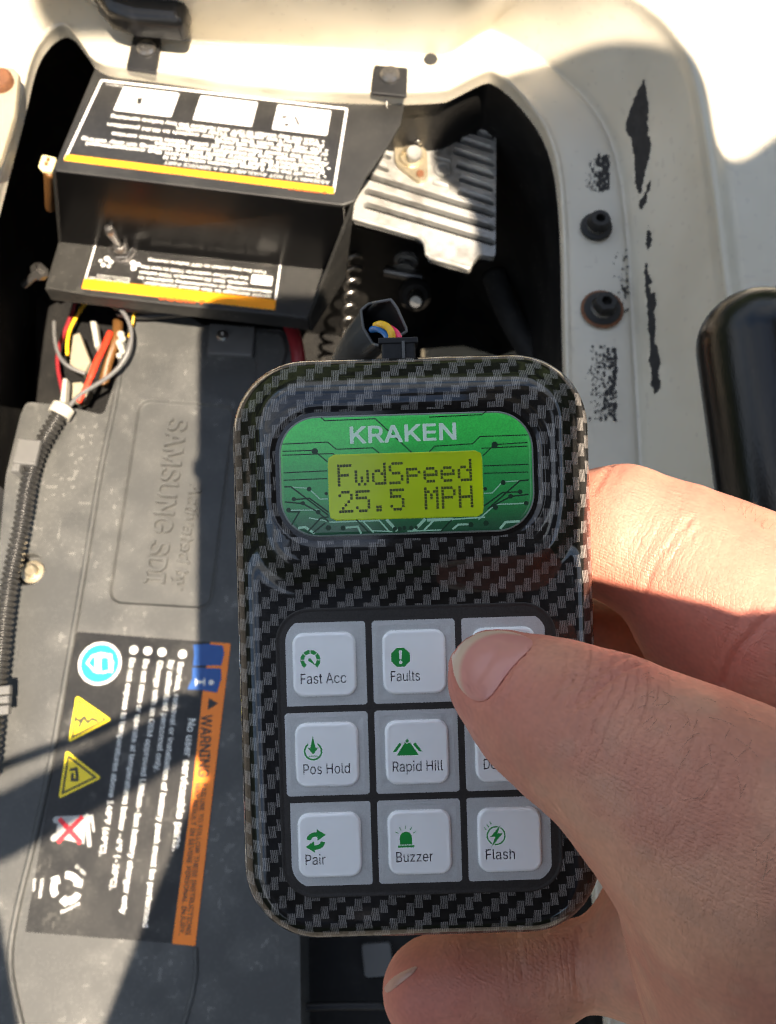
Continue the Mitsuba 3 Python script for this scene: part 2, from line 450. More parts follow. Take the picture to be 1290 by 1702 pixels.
pl, pw, po = Plane(Zl), Plane(Zw), Plane(Zw + 0.004)
rI = np.array([pl.p3(*p) for p in inner]); rB = np.array([pl.p3(*p) for p in back])
zt = [0.15] * 4 + [0.155, 0.16, 0.165] + [0.165] * 6 + [0.163, 0.160, 0.156] + [0.152] * 7
rT = np.array([Plane(z).p3(*p) for z, p in zip(zt, top)]); rO = np.array([Plane(z + 0.004).p3(*p) for z, p in zip(zt, outer)])
rI, rB, rT, rO = (chaikin(a, 2) for a in (rI, rB, rT, rO))
tI = rI + (rB - rI) * 0.02
prof = [tI - [0, 0, 0.007], tI - [0, 0, 0.003], rI + [0, 0, 0.0012], rI + (rB - rI) * 0.05 + [0, 0, 0.0022], rI + (rB - rI) * 0.11 + [0, 0, 0.0002], rI + (rB - rI) * 0.5, rI + (rB - rI) * 0.90, rI + (rB - rI) * 0.95 - [0, 0, 0.0020], rB - [0, 0, 0.0010], rB + (rT - rB) * 0.06 + [0, 0, 0.0008], rB + (rT - rB) * 0.5,
        rB + (rT - rB) * 0.9, rT - (rT - rB) * 0.03 + [0, 0, 0.001], rT + [0, 0, 0.0050], rT + (rO - rT) * 0.02 + [0, 0, 0.0048], rT + (rO - rT) * 0.06 + [0, 0, 0.001], rT + (rO - rT) * 0.10, rO]
P = chaikin(np.array(prof), 2)
under = rI + (rB - rI) * 0.03 - [0, 0, 0.03]
shell = grid_mesh(P)
if shell.face_normals[:, 2].mean() < 0:
    shell.invert()
add('shell', shell, 'mat_cream_paint', body, smooth=32)
# screws and holes of the ledge
for (x, y, r, rusty) in ((990, 380, 27, False), (1000, 516, 32, True)):
    c = pl.p3(x, y); mpp = np.linalg.norm(pl.p3(x + 1, y) - c) * 0.96
    R = r * mpp
    if rusty:
        add('rust_ring', lathe([(R * 1.16, 0.0012), (R * 0.98, 0.0019)], c, [0, 0, 1]), 'mat_rust', body, label='brown rust ring round the lower black bolt')
    k = add('bolt', cat([lathe([(R * 1.02, 0.0012), (R, 0.0022), (R * 0.9, 0.0026), (R * 0.66, 0.0028)], c, [0, 0, 1], 40),
                         lathe([(R * 0.66, 0.0028), (R * 0.66, 0.0065), (R * 0.58, 0.0075), (R * 0.3, 0.0075), (R * 0.3, 0.004), (0, 0.004)], c + np.array([0.0008, 0.0006, 0]), [0, 0, 1], 6 if rusty else 28)]), 'mat_rubber', body, smooth=35)
c = pl.p3(716, 100)
add('hole', lathe([(0.0034, 0.001), (0.003, 0.0012), (0, 0.0012)], c, [0, 0, 1], 20), 'mat_dark_hole', body)
for q in ((640, 1000), ):
    pass
# scuffs: bare black patches on the wall above the ledge
for pts in ([(1071, 132), (1075, 150), (1078, 180), (1077, 222), (1084, 240), (1080, 262), (1072, 285), (1066, 318), (1061, 322), (1056, 300), (1055, 265), (1051, 232), (1042, 222), (1040, 205), (1052, 172), (1062, 150)],
            [(1079, 300), (1083, 310), (1077, 322), (1074, 335), (1066, 348), (1063, 340), (1070, 325), (1075, 318)],
            [(1078, 376), (1083, 390), (1083, 405), (1079, 415), (1075, 405), (1076, 390)],
            [(1073, 436), (1078, 442), (1077, 452), (1084, 470), (1079, 476), (1083, 486), (1089, 486), (1091, 505), (1087, 520), (1091, 545), (1089, 570), (1093, 580), (1098, 600), (1094, 620), (1099, 640), (1096, 648), (1088, 656), (1083, 640), (1083, 610), (1079, 600), (1081, 575), (1078, 540), (1075, 500), (1072, 460)]):
    g = Polygon(pts)
    ext = np.array(shapely.segmentize(g.exterior, 4).coords)[:-1]
    jit = np.stack([meshkit.noise(np.column_stack([ext * 0.35, np.zeros(len(ext)) + k])) - 0.5 for k in (1, 9)], 1) * 5
    g2 = Polygon(ext + jit).buffer(0)
    g2 = max(polys(g2), key=lambda a: a.area)
    add('scuff', decal(shell, g2, 0.00025, 6), 'mat_scuff_black', body, smooth=False)
res = []
for (x0, y0, x1, y1, n_) in ((966, 258, 1012, 318, 300), (966, 575, 1024, 700, 420), (1015, 415, 1045, 520, 50)):
    for _ in range(n_):
        u, v_ = rng.random() ** 0.45, rng.random()
        x, y = x0 + (x1 - x0) * u, y0 + (y1 - y0) * v_
        if meshkit.noise(np.array([x * 0.12, y * 0.12, 1.0])) < 0.42 - 0.25 * u:
            continue
        r = rng.uniform(0.6, 3.2) * (0.5 + 0.6 * u)
        a = np.sort(rng.random(6)) * 2 * np.pi
        res.append(pl.lift(prism(Polygon([pl.p2(x + r * math.cos(t), y + 1.3 * r * math.sin(t)) for t in a]), 0.0013 if False else 0.0, 0.00025), 0.0))
dots = cat(res)
# bring them onto the ledge itself
lm = []
for m in res:
    c = m.vertices.mean(0)
    d = c - C0
    px_, py_ = 645 + FPX * (d @ CX) / (d @ CF), 851 - FPX * (d @ CU) / (d @ CF)
    lm.append((m, px_, py_))
zoff = np.mean([hit(shell, p[1], p[2])[0][2] for p in lm[:20]]) - Zl
dots.apply_translation([0, 0, zoff + 0.0002])
add('rubber_residue', dots, 'mat_scuff_black', body, kind='stuff')
for (x, y, r) in ((1082, 394, 26), (1098, 524, 28)):       # old round stains where bumpers sat
    pass
# compartment below the ledge
wf = np.interp(rI[:, 0], [-0.16, -0.10], [1.1, 0.28])[:, None]
wf[len(wf) // 2:] = 0.28
wo = rI + (rB - rI) * wf
wall = grid_mesh(np.array([wo - [0, 0, 0.003], wo - [0, 0, 0.05], wo - [0, 0, 0.26]]))
add('compartment_wall', wall, 'mat_bay_black', body, smooth=40)
pf = Plane(-0.14)
add('compartment_floor', patch(pf, [(-400, -200), (1500, -200), (1500, 2300), (-400, 2300)], -0.004, 0), 'mat_bay_black', body)
pr = Plane(-0.03)
add('side_panel', patch(pr, [(-240, 1480), (8, 1552), (22, 1640), (46, 1740), (40, 2100), (-260, 2100)], -0.01, 0, c=0.002), 'mat_cream_paint', body)

# ------------------------------------------------------------------ black block at the top and black post at the right, bracket at the left
pb = Plane(0.140)
blk = thing('hinge_block', 'black rounded plastic hinge block at the top edge of the cream body', 'hinge')
add('block', patch(pb, [(128, -80), (302, -80), (310, 0), (303, 34), (215, 26), (176, 14), (152, -14)], -0.012, 0.0, r=0.003, c=0.005), 'mat_vinyl_black', blk, smooth=50)
add('hinge_pin', tube(spline([pb.p3(150, -30), pb.p3(312, -24)], 8), 0.006, 16), 'mat_vinyl_black', blk, smooth=50)
post = thing('padded_post', 'black padded vinyl post with a rounded end against the cream panel at right', 'post')
a0, a1 = cam(1262, 575, 0.285), cam(1330, 1040, 0.272)
L_ = np.linalg.norm(a1 - a0); Rp = 0.0188
pr_ = [(0.0, -0.0180)] + [(Rp * math.sin(t), -0.0180 * math.cos(t)) for t in np.linspace(0.12, 1.571, 12)] + [(Rp, h) for h in np.linspace(0.01, L_, 12)] + [(Rp * 0.8, L_ + 0.004), (0, L_ + 0.004)]
add('pad', lathe(pr_, a0, a1 - a0, 48), 'mat_vinyl_black', post, smooth=60)

brk = thing('anchor_plate', 'yellowed translucent anchor plate with a rusty bolt, left edge', 'bracket')
ptab = Plane(0.128)
add('plate', patch(ptab, [(-60, 105), (22, 112), (31, 122), (24, 190), (2, 262), (-20, 300), (-80, 300)], -0.003, 0, c=0.0008), 'mat_nylon_tan', brk, smooth=40)
add('bolt', lathe([(0.0062, 0), (0.0062, 0.003), (0.0052, 0.0042), (0, 0.0045)], ptab.p3(2, 138), [0, 0, 1], 24), 'mat_rust', brk, smooth=40)
for (x, y) in ((36, 225), (18, 270), (8, 300)):
    pass

# ------------------------------------------------------------------ black equipment cover with the two warning labels
cov = thing('equipment_cover', 'black folded steel cover carrying two white and amber warning labels, bolted under the top ledge', 'cover')
pt = Plane(0.1085)                     # top plate
sh = Plane(0.045)
topP = [(161, 105), (675, 160), (666, 206), (640, 250), (608, 294), (590, 334), (570, 341), (87, 283)]
add('top_plate', patch(pt, topP, -0.0016, 0, r=0.002, c=0.0006), 'mat_tray_steel', cov, smooth=35)
fl, fr = pt.p3(88, 284), pt.p3(571, 341)
sl, sr = sh.p3(98, 402), sh.p3(574, 452)


def sheet(a, b, c, d, t=0.0016):                   # thick quad, a b c d counter-clockwise seen from outside
    n = np.cross(b - a, d - a); n /= np.linalg.norm(n)
    return quadbox([a - n * t, b - n * t, c - n * t, d - n * t, a, b, c, d])


dn = np.array([0, 0, 0.0005])
add('front_wall', sheet(sl - [0, 0, 0.001], sr - [0, 0, 0.001], fr - dn, fl - dn), 'mat_gloss_black', cov)
ln = pt.p3(161, 105); rn = pt.p3(675, 160)
add('left_wall', sheet(ln - [0, 0, 0.06], sl - [0.0005, 0, 0.001], fl - dn - [0.0005, 0, 0], ln - dn), 'mat_tray_steel', cov)
shP = [(98, 398), (330, 424), (574, 450), (511, 529), (470, 524), (300, 508), (150, 491), (74, 478)]
add('shelf', patch(sh, shP, -0.0016, 0, r=0.0015, c=0.0006), 'mat_tray_steel', cov, smooth=35)
f0, f1 = sh.p3(74, 479), sh.p3(511, 530)
add('shelf_lip', sheet(f0 - [0, 0, 0.012], f1 - [0, 0, 0.012], f1 - [0, 0, 0.0008], f0 - [0, 0, 0.0008]), 'mat_tray_steel', cov)
gA, gB, gC = pt.p3(589, 336), sh.p3(574, 452), sh.p3(513, 528)
gD = np.array([gA[0], gA[1], 0.03])
gs = np.array([gA - [0, 0, .001], gA * 0 + [gB[0], gA[1], 0.043], gC + [0.001, 0, -0.014], gC + [0.001, 0, 0.001]])
add('gusset', quadbox(list(gs - [0.0016, 0, 0]) + list(gs)), 'mat_tray_steel', cov)
# hanging tabs with screws
ptb = Plane(Zl + 0.003)
for (pts, scr) in ((((221, 57), (268, 62), (259, 121), (209, 113)), (244, 82)), (((622, 107), (678, 112), (676, 160), (616, 154)), (648, 126))):
    tb = add('tab', patch(ptb, pts, -0.0016, 0, r=0.0012, c=0.0005), 'mat_black_plastic', cov, smooth=35)
    q = ptb.p3(*scr)
    add('screw', cat([lathe([(0.0048, 0), (0.0048, 0.0012), (0.0038, 0.0026), (0.0012, 0.003), (0, 0.0018)], q, [0, 0, 1], 24),
                      obox(q + [0, 0, .0029], np.array([.8, .6, 0]), np.array([-.6, .8, 0]), np.array([0, 0, 1.]), .0022, .0005, .0003),
                      obox(q + [0, 0, .0029], np.array([-.6, .8, 0]), np.array([-.8, -.6, 0]), np.array([0, 0, 1.]), .0022, .0005, .0003)]), 'mat_steel_dark', tb, smooth=35)
for (x, y) in ((236, 124), (643, 172)):
    q = pt.p3(x, y)
    add('tab_rib', trimesh.convex.convex_hull(np.array([q + [-.0025, .004, .001], q + [.0025, .004, .001], q + [0, -.004, .0005], q + [-.001, .004, .0075], q + [.001, .004, .0075]])), 'mat_bare_metal', cov)


def lerpq(q, s, t):                                # pixel quad tl tr br bl
    q = np.array(q, float)
    return tuple((1 - t) * ((1 - s) * q[0] + s * q[1]) + t * ((1 - s) * q[3] + s * q[2]))


def sub(q, s0, t0, s1, t1):
    return [lerpq(q, s0, t0), lerpq(q, s1, t0), lerpq(q, s1, t1), lerpq(q, s0, t1)]


def ring_patch(plane, q, w, h0, h1, r):
    p = round_poly(plane.poly(q), r)
    return plane.lift(prism(p.difference(p.buffer(-w)), h0, h1))


def inv_text(plane, q, text, t, s0, s1, h, bold=False, lift=3e-4):   # upside-down line: reads from s1 towards s0
    return text_on(plane, text, lerpq(q, s1, t), lerpq(q, s0, t), h, bold, lift)


lab = [(168, 132), (579, 180), (556, 323), (105, 267)]
lk = add('warning_label', patch(pt, lab, 0, 0.00012, r=0.0012), 'mat_label_black', cov, label='large label with three white pictogram panels and an amber strip')
add('border', ring_patch(pt, lab, 0.0012, 0.00015, 0.00024, 0.0012), 'mat_print_white', lk)
add('amber_strip', patch(pt, sub(lab, 0.002, 0.925, 0.998, 1.0), 0.00027, 0.0004, r=0.0006), 'mat_sticker_amber', lk)
for (s0, s1) in ((0.10, 0.325), (0.41, 0.64), (0.72, 0.935)):
    add('pictogram_panel', patch(pt, sub(lab, s0, 0.055, s1, 0.345), 0.00015, 0.00026, r=0.0006), 'mat_print_white', lk)
for m_ in ([patch(pt, [lerpq(lab, s, t) for s, t in ((.17, .17), (.19, .16), (.195, .23), (.18, .25))], .0003, .00036), patch(pt, [lerpq(lab, s, t) for s, t in ((.76, .27), (.775, .25), (.785, .28), (.77, .30))], .0003, .00036),
                      patch(pt, [lerpq(lab, s, t) for s, t in ((.79, .16), (.80, .16), (.825, .26), (.815, .27))], .0003, .00036), patch(pt, [lerpq(lab, s, t) for s, t in ((.745, .18), (.765, .17), (.77, .20), (.75, .21))], .0003, .00036)]):
    add('pictogram', m_, 'mat_print_black', lk)
tl = [inv_text(pt, lab, '\u2022 Turn the key switch to OFF and remove the key before servicing', .40, .10, .93, 7.0, True),
      inv_text(pt, lab, 'Place Run/Tow switch in TOW position', .445, .36, .93, 7.0, True),
      inv_text(pt, lab, '\u2022 Do not tow with the Run/Tow switch in RUN position', .50, .10, .95, 6.6, True),
      inv_text(pt, lab, 'or damage to the motor will result', .545, .52, .95, 7.0, True),
      inv_text(pt, lab, '\u2022 Read the Owner Manual and all safety labels before service', .60, .13, .95, 7.0, True),
      inv_text(pt, lab, 'Always wear eye protection near batteries', .65, .30, .96, 7.0, True),
      inv_text(pt, lab, '\u2022 Disconnect the battery pack before working on any wiring', .70, .03, .97, 7.0, True),
      inv_text(pt, lab, 'Keep sparks and flames away from the compartment', .75, .05, .95, 7.0, True),
      inv_text(pt, lab, '\u2022 Turn off the key & place direction selector in N', .80, .35, .96, 6.4, True),
      inv_text(pt, lab, 'ASSEMBLY IS NOT AVAILABLE AS A SERVICE PART', .86, .36, .975, 6.4),
      inv_text(pt, lab, 'SYMBOLS', .045, .03, .10, 3.2)]
for m_ in tl:
    add('lettering', m_, 'mat_print_white', lk)
for m_ in ([inv_text(pt, lab, 'Failure to follow these instructions can result in SERIOUS INJURY or DEATH', .977, .12, .80, 5.2, False, 5e-4),
                             inv_text(pt, lab, '\u25b2 WARNING', .980, .83, .975, 6.0, True, 5e-4)]):
    add('header_lettering', m_, 'mat_print_rust', lk)
lb2 = [(158, 405), (468, 438), (457, 516), (136, 480)]
lk2 = add('switch_label', patch(sh, lb2, 0, 0.00012, r=0.001), 'mat_label_black', cov, label='small label under the toggle switch with an amber warning strip')
add('border', ring_patch(sh, lb2, 0.0010, 0.00015, 0.00024, 0.001), 'mat_print_white', lk2)
add('amber_strip', patch(sh, sub(lb2, 0.0, 0.78, 1.0, 1.0), 0.00027, 0.0004, r=0.0005), 'mat_sticker_amber', lk2)
t2 = [inv_text(sh, lb2, 'Turn the key switch to OFF before moving', .20, .30, .93, 5.5, True), inv_text(sh, lb2, 'the Run/Tow switch to TOW to tow the', .36, .27, .84, 6.0, True), inv_text(sh, lb2, 'vehicle. Wait 30 seconds in TOW before', .48, .27, .84, 6.0, True),
      inv_text(sh, lb2, 'disconnecting or reconnecting batteries to', .60, .27, .97, 5.5, True), inv_text(sh, lb2, 'avoid damage to the speed controller.', .70, .30, .97, 5.5, True), inv_text(sh, lb2, 'Run/Tow switch', .66, .06, .23, 4.5), inv_text(sh, lb2, 'Read Manual', .73, .02, .23, 4.5)]
for m_ in t2:
    add('lettering', m_, 'mat_print_white', lk2)
add('book_pictogram', cat([patch(sh, sub(lb2, .855, .30, .965, .50), .0002, .0003, r=.0006)]), 'mat_print_white', lk2)
bl = []
for (s, t, r) in ((.055, .36, 3), (.085, .30, 5), (.11, .36, 4), (.075, .44, 4), (.105, .46, 3), (.225, .33, 5), (.255, .35, 4), (.235, .44, 5)):
    x, y = lerpq(lb2, s, t); bl.append(sh.lift(prism(Point(*sh.p2(x, y)).buffer(r * 3.1e-4), .0002, .0003)))
for m_ in bl:
    add('symbol', m_, 'mat_print_white', lk2)
add('header_lettering', inv_text(sh, lb2, '\u25b2 WARNING', .955, .40, .64, 8.5, True, 5e-4), 'mat_print_rust', lk2)
# toggle switch in the shelf
q = sh.p3(204, 418)
tg = add('toggle_switch', lathe([(0.0062, 0), (0.0062, 0.0022), (0.0056, 0.0026)], q, [0, 0, 1], 6), 'mat_steel_dark', cov, label='grey toggle switch with its lever standing up')
add('collar', lathe([(0.0044, 0.0026), (0.0044, 0.0052), (0.0036, 0.0064), (0.0022, 0.0066)], q, [0, 0, 1], 24), 'mat_steel_dark', tg, smooth=35)
ax = np.array([-0.06, -0.02, 1.0])
add('lever', lathe([(0.0019, 0.005), (0.0021, 0.012), (0.0029, 0.018), (0.0030, 0.0205), (0.0021, 0.0225), (0, 0.0230)], q, ax, 20), 'mat_steel_dark', tg, smooth=45)
add('washer', lathe([(0.0078, 0.0002), (0.0078, 0.0009), (0.006, 0.001)], q, [0, 0, 1], 28), 'mat_steel_dark', tg, smooth=35)
# cream tag on the left edge of the cover
tag = thing('edge_tag', 'small cream tag with two brown marks clipped to the left edge of the black cover', 'tag')
pg = Plane(0.097)
add('tag_plate', patch(pg, [(63, 277), (70, 256), (94, 262), (86, 285), (70, 284)], -0.0016, 0, r=0.0012, c=0.0004), 'mat_tag_cream', tag)
add('mark', cat([patch(pg, [(78, 262), (84, 263), (82, 269), (77, 268)], 0.0001, 0.0003), patch(pg, [(74, 269), (81, 271), (79, 276), (74, 275)], 0.0001, 0.0003)]), 'mat_wire_brown', tag)
add('strap', tube([pg.p3(80, 284) - [0, 0, .002], Plane(0.05).p3(84, 345)], 0.0028, 8), 'mat_wire_brown', tag, smooth=True)
# small bolt at the left end of the shelf
solo('side_bolt', lathe([(0.005, 0), (0.005, 0.004), (0.0022, 0.004), (0.0022, 0.016), (0, 0.0165)], Plane(0.035).p3(70, 448), [-0.55, -0.2, -0.35], 6), 'mat_steel_dark', 'grey hex bolt sticking out at the left end of the black shelf', 'bolt')

# ------------------------------------------------------------------ motor controller: finned aluminium plate
mot = thing('motor_controller', 'cast aluminium housing with cooling slots, half in shadow beside the black cover', 'motor controller')
ph = Plane(0.066)
S3 = lambda x, y: (560 + x * 0.2467, 180 + y * 0.2467)
plateP = ph.poly([S3(*p) for p in ((105, 742), (120, 640), (170, 520), (230, 430), (330, 250), (400, 60), (430, -90), (1075, -60), (1068, 1000), (960, 985), (920, 1030), (900, 1085), (760, 1050), (615, 1000), (608, 930), (585, 885), (540, 860))])
plateP = round_poly(plateP, 0.0015)
slots = [((215, 462), (1045, 715)), ((205, 562), (1045, 808)), ((200, 655), (1045, 905)), ((825, 570), (1045, 642)), ((835, 482), (1040, 548)), ((272, 392), (335, 418)), ((328, 322), (350, 332)), ((820, 392), (1045, 462)), ((800, 300), (1045, 380)), ((790, 210), (1045, 290)), ((780, 118), (1045, 200))]
cut = unary_union([LineString([ph.p2(*S3(*a)), ph.p2(*S3(*b))]).buffer(0.0019 if i < 3 else 0.0014) for i, (a, b) in enumerate(slots)])
hp = plateP.difference(cut)
add('housing', ph.lift(prism(hp, -0.004, 0)), 'mat_aluminium', mot)
add('core', ph.lift(prism(plateP.buffer(-0.002), -0.0095, -0.009)), 'mat_bay_black', mot)
for i, (a, b) in enumerate(slots):                   # raised rounded lip along each slot
    A, B = ph.p3(*S3(a[0], a[1] - 32)), ph.p3(*S3(b[0], b[1] - 32))
    add('fin', tube([A, A + (B - A) * 0.02, A + (B - A) * 0.98, B], [0.0003, 0.0009, 0.0009, 0.0003], 12), 'mat_aluminium', mot, smooth=True)
A, B = ph.p3(*S3(110, 738)), ph.p3(*S3(540, 858))
add('edge_bead', tube(np.vstack([spline([A, B], 6), [ph.p3(*S3(x, y)) for x, y in ((575, 878), (600, 915), (612, 990))]]), 0.0013, 12), 'mat_aluminium', mot, smooth=True)
A, B = ph.p3(*S3(625, 1000)), ph.p3(*S3(890, 1078))
add('edge_bead', tube(spline([A, B], 6), 0.0015, 12), 'mat_aluminium', mot, smooth=True)
fp = [ph.p2(*S3(x, y)) for x, y in ((435, 218), (500, 350), (560, 468))]
fl_ = unary_union([unary_union([Point(*fp[0]).buffer(.0038), Point(*fp[1]).buffer(.0088)]).convex_hull, unary_union([Point(*fp[1]).buffer(.0088), Point(*fp[2]).buffer(.0040)]).convex_hull]).difference(Point(*fp[1]).buffer(.0058))
add('connector_flange', ph.lift(prism(fl_, 0.0002, 0.0030)), 'mat_zinc', mot)
cc = ph.p3(*S3(500, 350)); cn = ph.n
add('connector', lathe([(0.0066, 0.003), (0.0064, 0.0042), (0.0056, 0.0044), (0.0054, 0.0008), (0, 0.0008)], cc, cn, 32), 'mat_zinc', mot, smooth=30)
add('connector_plug', lathe([(0.0042, 0.001), (0.0042, 0.0048), (0.0036, 0.0056), (0, 0.0056)], cc + cn * 0.0004 + np.array([.0015, .0012, 0]), cn, 28), 'mat_aluminium', mot, smooth=35)
for i in (0, 2):
    q = ph.o + fp[i][0] * ph.e1 + fp[i][1] * ph.e2
    add('flange_screw', lathe([(0.0021, 0.003), (0.0021, 0.0040), (0.0012, 0.0044), (0, 0.0036)], q, cn, 16), 'mat_rust', mot, smooth=35)
rod = spline([ph.p3(*S3(445, 95)) + cn * .008, ph.p3(*S3(520, 105)) + cn * .011, ph.p3(*S3(575, 140)) + cn * .012, ph.p3(*S3(568, 200)) + cn * .010, ph.p3(*S3(540, 290)) + cn * .006], 24)
add('bail', tube(rod, 0.0022, 12), 'mat_steel_dark', mot, smooth=True)
add('bail', tube(rod[:14] + np.array([-.002, -.0035, -.002]), 0.0013, 10), 'mat_bare_metal', mot, smooth=True)
em = [tube([ph.p3(*S3(655, 328)) + cn * .0003, ph.p3(*S3(765, 358)) + cn * .0003], 0.0016, 10), tube([ph.p3(*S3(650, 500)) + cn * .0003, ph.p3(*S3(748, 524)) + cn * .0003], 0.0016, 10)]
a_ = np.linspace(0, 2 * np.pi, 25); oc = ph.p3(*S3(712, 412))
em.append(tube(oc + 0.0036 * (np.cos(a_)[:, None] * ph.e1 + np.sin(a_)[:, None] * ph.e2) + cn * .0003, 0.0014, 10))
em.append(lathe([(0.0020, 0), (0.0016, 0.0012), (0, 0.0016)], ph.p3(*S3(675, 265)), cn, 16)); em.append(lathe([(0.0011, 0), (0.0009, 0.0008), (0, 0.001)], ph.p3(*S3(748, 566)), cn, 12))
add('embossed_lettering', cat(em), 'mat_aluminium', mot, smooth=True)

# under it: coil spring, boot, bolt
pdn = Plane(-0.035)
sp = spline([pdn.p3(592, 375), pdn.p3(590, 430), pdn.p3(582, 500), pdn.p3(578, 560)], 240)
k_ = np.arange(240); ang = k_ / 240 * 2 * np.pi * 9
dirn = sp[-1] - sp[0]; dirn /= np.linalg.norm(dirn); sx = np.cross(dirn, [0, 0, 1.]); sx /= np.linalg.norm(sx); sy = np.cross(dirn, sx)
solo('coil_spring', tube(sp + 0.0042 * (np.cos(ang)[:, None] * sx + np.sin(ang)[:, None] * sy), 0.0015, 10), 'mat_bare_metal', 'bright steel coil spring standing behind the black cover\'s right end', 'spring', True)
boot = thing('cable_boot', 'grey ribbed cable boot below the aluminium housing', 'cable boot')
b0, b1 = pdn.p3(688, 372), pdn.p3(672, 450)
hh = np.linspace(0, 1, 40)
add('boot', tube(b0 + (b1 - b0) * hh[:, None], 0.0085 + 0.0011 * np.sign(np.sin(hh * 26)) - 0.002 * hh, 20), 'mat_aluminium', boot, smooth=40)
add('clamp', tube([b1 + (b1 - b0) * 0.05 + [-.012, .002, 0], b1 + (b1 - b0) * .05 + [.012, -.003, 0]], 0.0035, 12), 'mat_steel_dark', boot, smooth=40)
stud = thing('terminal_stud', 'dark terminal stud with a shiny tip above the handheld device', 'bolt')
q = pdn.p3(690, 490); sax = np.array([0.0, -0.75, 0.65])
add('nut', lathe([(0.0105, 0), (0.0105, 0.005), (0.008, 0.007), (0.005, 0.007)], q - sax * .004, sax, 18), 'mat_bay_black', stud, smooth=30)
add('shank', lathe([(0.0042, 0.006), (0.0042, 0.016), (0.0036, 0.018), (0, 0.018)], q - sax * .004, sax, 20), 'mat_bare_metal', stud, smooth=30)
solo('bay_cable', tube(spline([pdn.p3(1010, 180) - [0, 0, .03], pdn.p3(905, 245) - [0, 0, .03], pdn.p3(848, 300) - [0, 0, .03], pdn.p3(835, 420) - [0, 0, .05]], 40), 0.0035, 12), 'mat_wire_grey', 'grey cable in the dark compartment behind the aluminium housing', 'cable', True)
solo('bay_hose', tube(spline([pdn.p3(820, 455), pdn.p3(850, 530), pdn.p3(900, 620), pdn.p3(930, 760)], 40), 0.008, 16), 'mat_rubber', 'thick black hose running down the dark compartment beside the right ledge', 'hose', True)
solo('frame_rail', patch(Plane(-0.06), [(700, 578), (770, 572), (830, 590), (900, 560), (900, 640), (700, 640)], -0.01, 0, c=0.002), 'mat_nylon_tan', 'pale frame rail glimpsed just above the top edge of the device', 'rail')

# ------------------------------------------------------------------ battery pack
bat = thing('battery_pack', 'grey dusty battery pack lid with embossed lettering and a black warning label', 'battery')
B0 = Plane(0.0)
lidP = B0.poly([(34, 690), (44, 668), (100, 673), (172, 690), (203, 600), (222, 533), (262, 522), (310, 522), (336, 540), (468, 548), (492, 570), (497, 760), (502, 1100), (498, 1500), (502, 1900), (-60, 1900), (-45, 1450), (-20, 1100), (10, 790)])
lidP = round_poly(lidP, 0.003)
recP = round_poly(B0.poly([(231, 662), (392, 674), (350, 1013), (178, 1003)]), 0.007)
holeP = Point(*B0.p2(47, 946)).buffer(0.0088, quad_segs=10)
sh_ = prism(lidP.difference(recP).difference(holeP), -0.05, 0)
add('lid', B0.lift(sh_), 'mat_battery_lid', bat)
# dished frame round the lettering panel
n1 = 160
e0 = np.array(shapely.segmentize(recP.exterior, 0.004).coords)
e1_ = np.array(recP.buffer(-0.0016).exterior.coords)
from shapely.geometry import LinearRing


def resample(poly, n):
    r = poly.exterior; return np.array([r.interpolate(t, normalized=True).coords[0] for t in np.linspace(0, 1, n, endpoint=False)])


rows = []
for d, z in ((-0.0008, 0.0002), (-0.0002, 0.0006), (0.0004, 0.0001), (0.0010, -0.0012), (0.0018, -0.0016)):
    q = resample(recP.buffer(-d), n1)
    k = np.argmin(np.linalg.norm(q - q.min(0), axis=1)); rows.append(np.column_stack([np.roll(q, -k, 0), np.full(n1, z)]))
rr = np.array(rows); rr = np.concatenate([rr, rr[:, :1]], 1)
fm = grid_mesh(rr)
if fm.face_normals[:, 2].mean() < 0:
    fm.invert()
add('panel_frame', B0.lift(fm), 'mat_battery_lid', bat, smooth=True)
add('panel', B0.lift(prism(recP.buffer(-0.0012), -0.01, -0.00155)), 'mat_battery_lid', bat)
Bp = Plane(-0.00155)
for m_ in ([text_on(Bp, 'SAMSUNG SDI', (281, 696), (240, 969), 31, True, 0, 0, 0.0026), text_on(Bp, 'Activated by', (316, 802), (288, 978), 20, True, 0, 0.2, 0.0022)]):
    add('embossed_lettering', m_, 'mat_battery_lid', bat)
rib = [B0.p3(*p) for p in ((205, 570), (196, 640), (172, 760), (148, 900), (126, 1030), (100, 1180), (70, 1340), (46, 1440), (22, 1545), (17, 1600), (28, 1670), (45, 1740))]
add('ridge', tube(spline(rib, 60), 0.0017, 12), 'mat_battery_lid', bat, smooth=True)
rib2 = [B0.p3(*p) for p in ((325, 1575), (326, 1610), (318, 1660), (300, 1720))]
add('ridge', tube(spline(rib2, 20), 0.0012, 10), 'mat_battery_lid', bat, smooth=True)
tabk = add('corner_bracket', patch(Plane(0.003), [(348, 536), (424, 542), (420, 592), (343, 588)], -0.006, 0, r=0.001, c=0.0012), 'mat_clip_grey', bat, smooth=35)
q = Plane(0.003).p3(370, 558)
add('screw', lathe([(0.0034, 0), (0.0034, 0.0008), (0.0026, 0.0018), (0.001, 0.002), (0, 0.0012)], q, [0, 0, 1], 20), 'mat_bare_metal', tabk, smooth=35)
add('corner_boss', patch(Plane(0.0025), [(424, 546), (468, 552), (478, 580), (470, 606), (440, 640), (424, 650)], -0.006, 0, r=0.002, c=0.002), 'mat_battery_lid', bat, smooth=35)
hq = B0.p3(47, 946) - np.array([0, 0, 0.008])
add('recess', cat([lathe([(0.0089, 0.008), (0.0086, 0.0), (0.0, 0.0)], hq, [0, 0, 1], 32)]), 'mat_battery_lid', bat)
add('recessed_bolt', lathe([(0.0062, 0.0001), (0.0062, 0.002), (0.0036, 0.0022), (0.0034, 0.0052), (0.0026, 0.006), (0, 0.006)], hq, [0, 0, 1], 24), 'mat_zinc', bat, smooth=30)

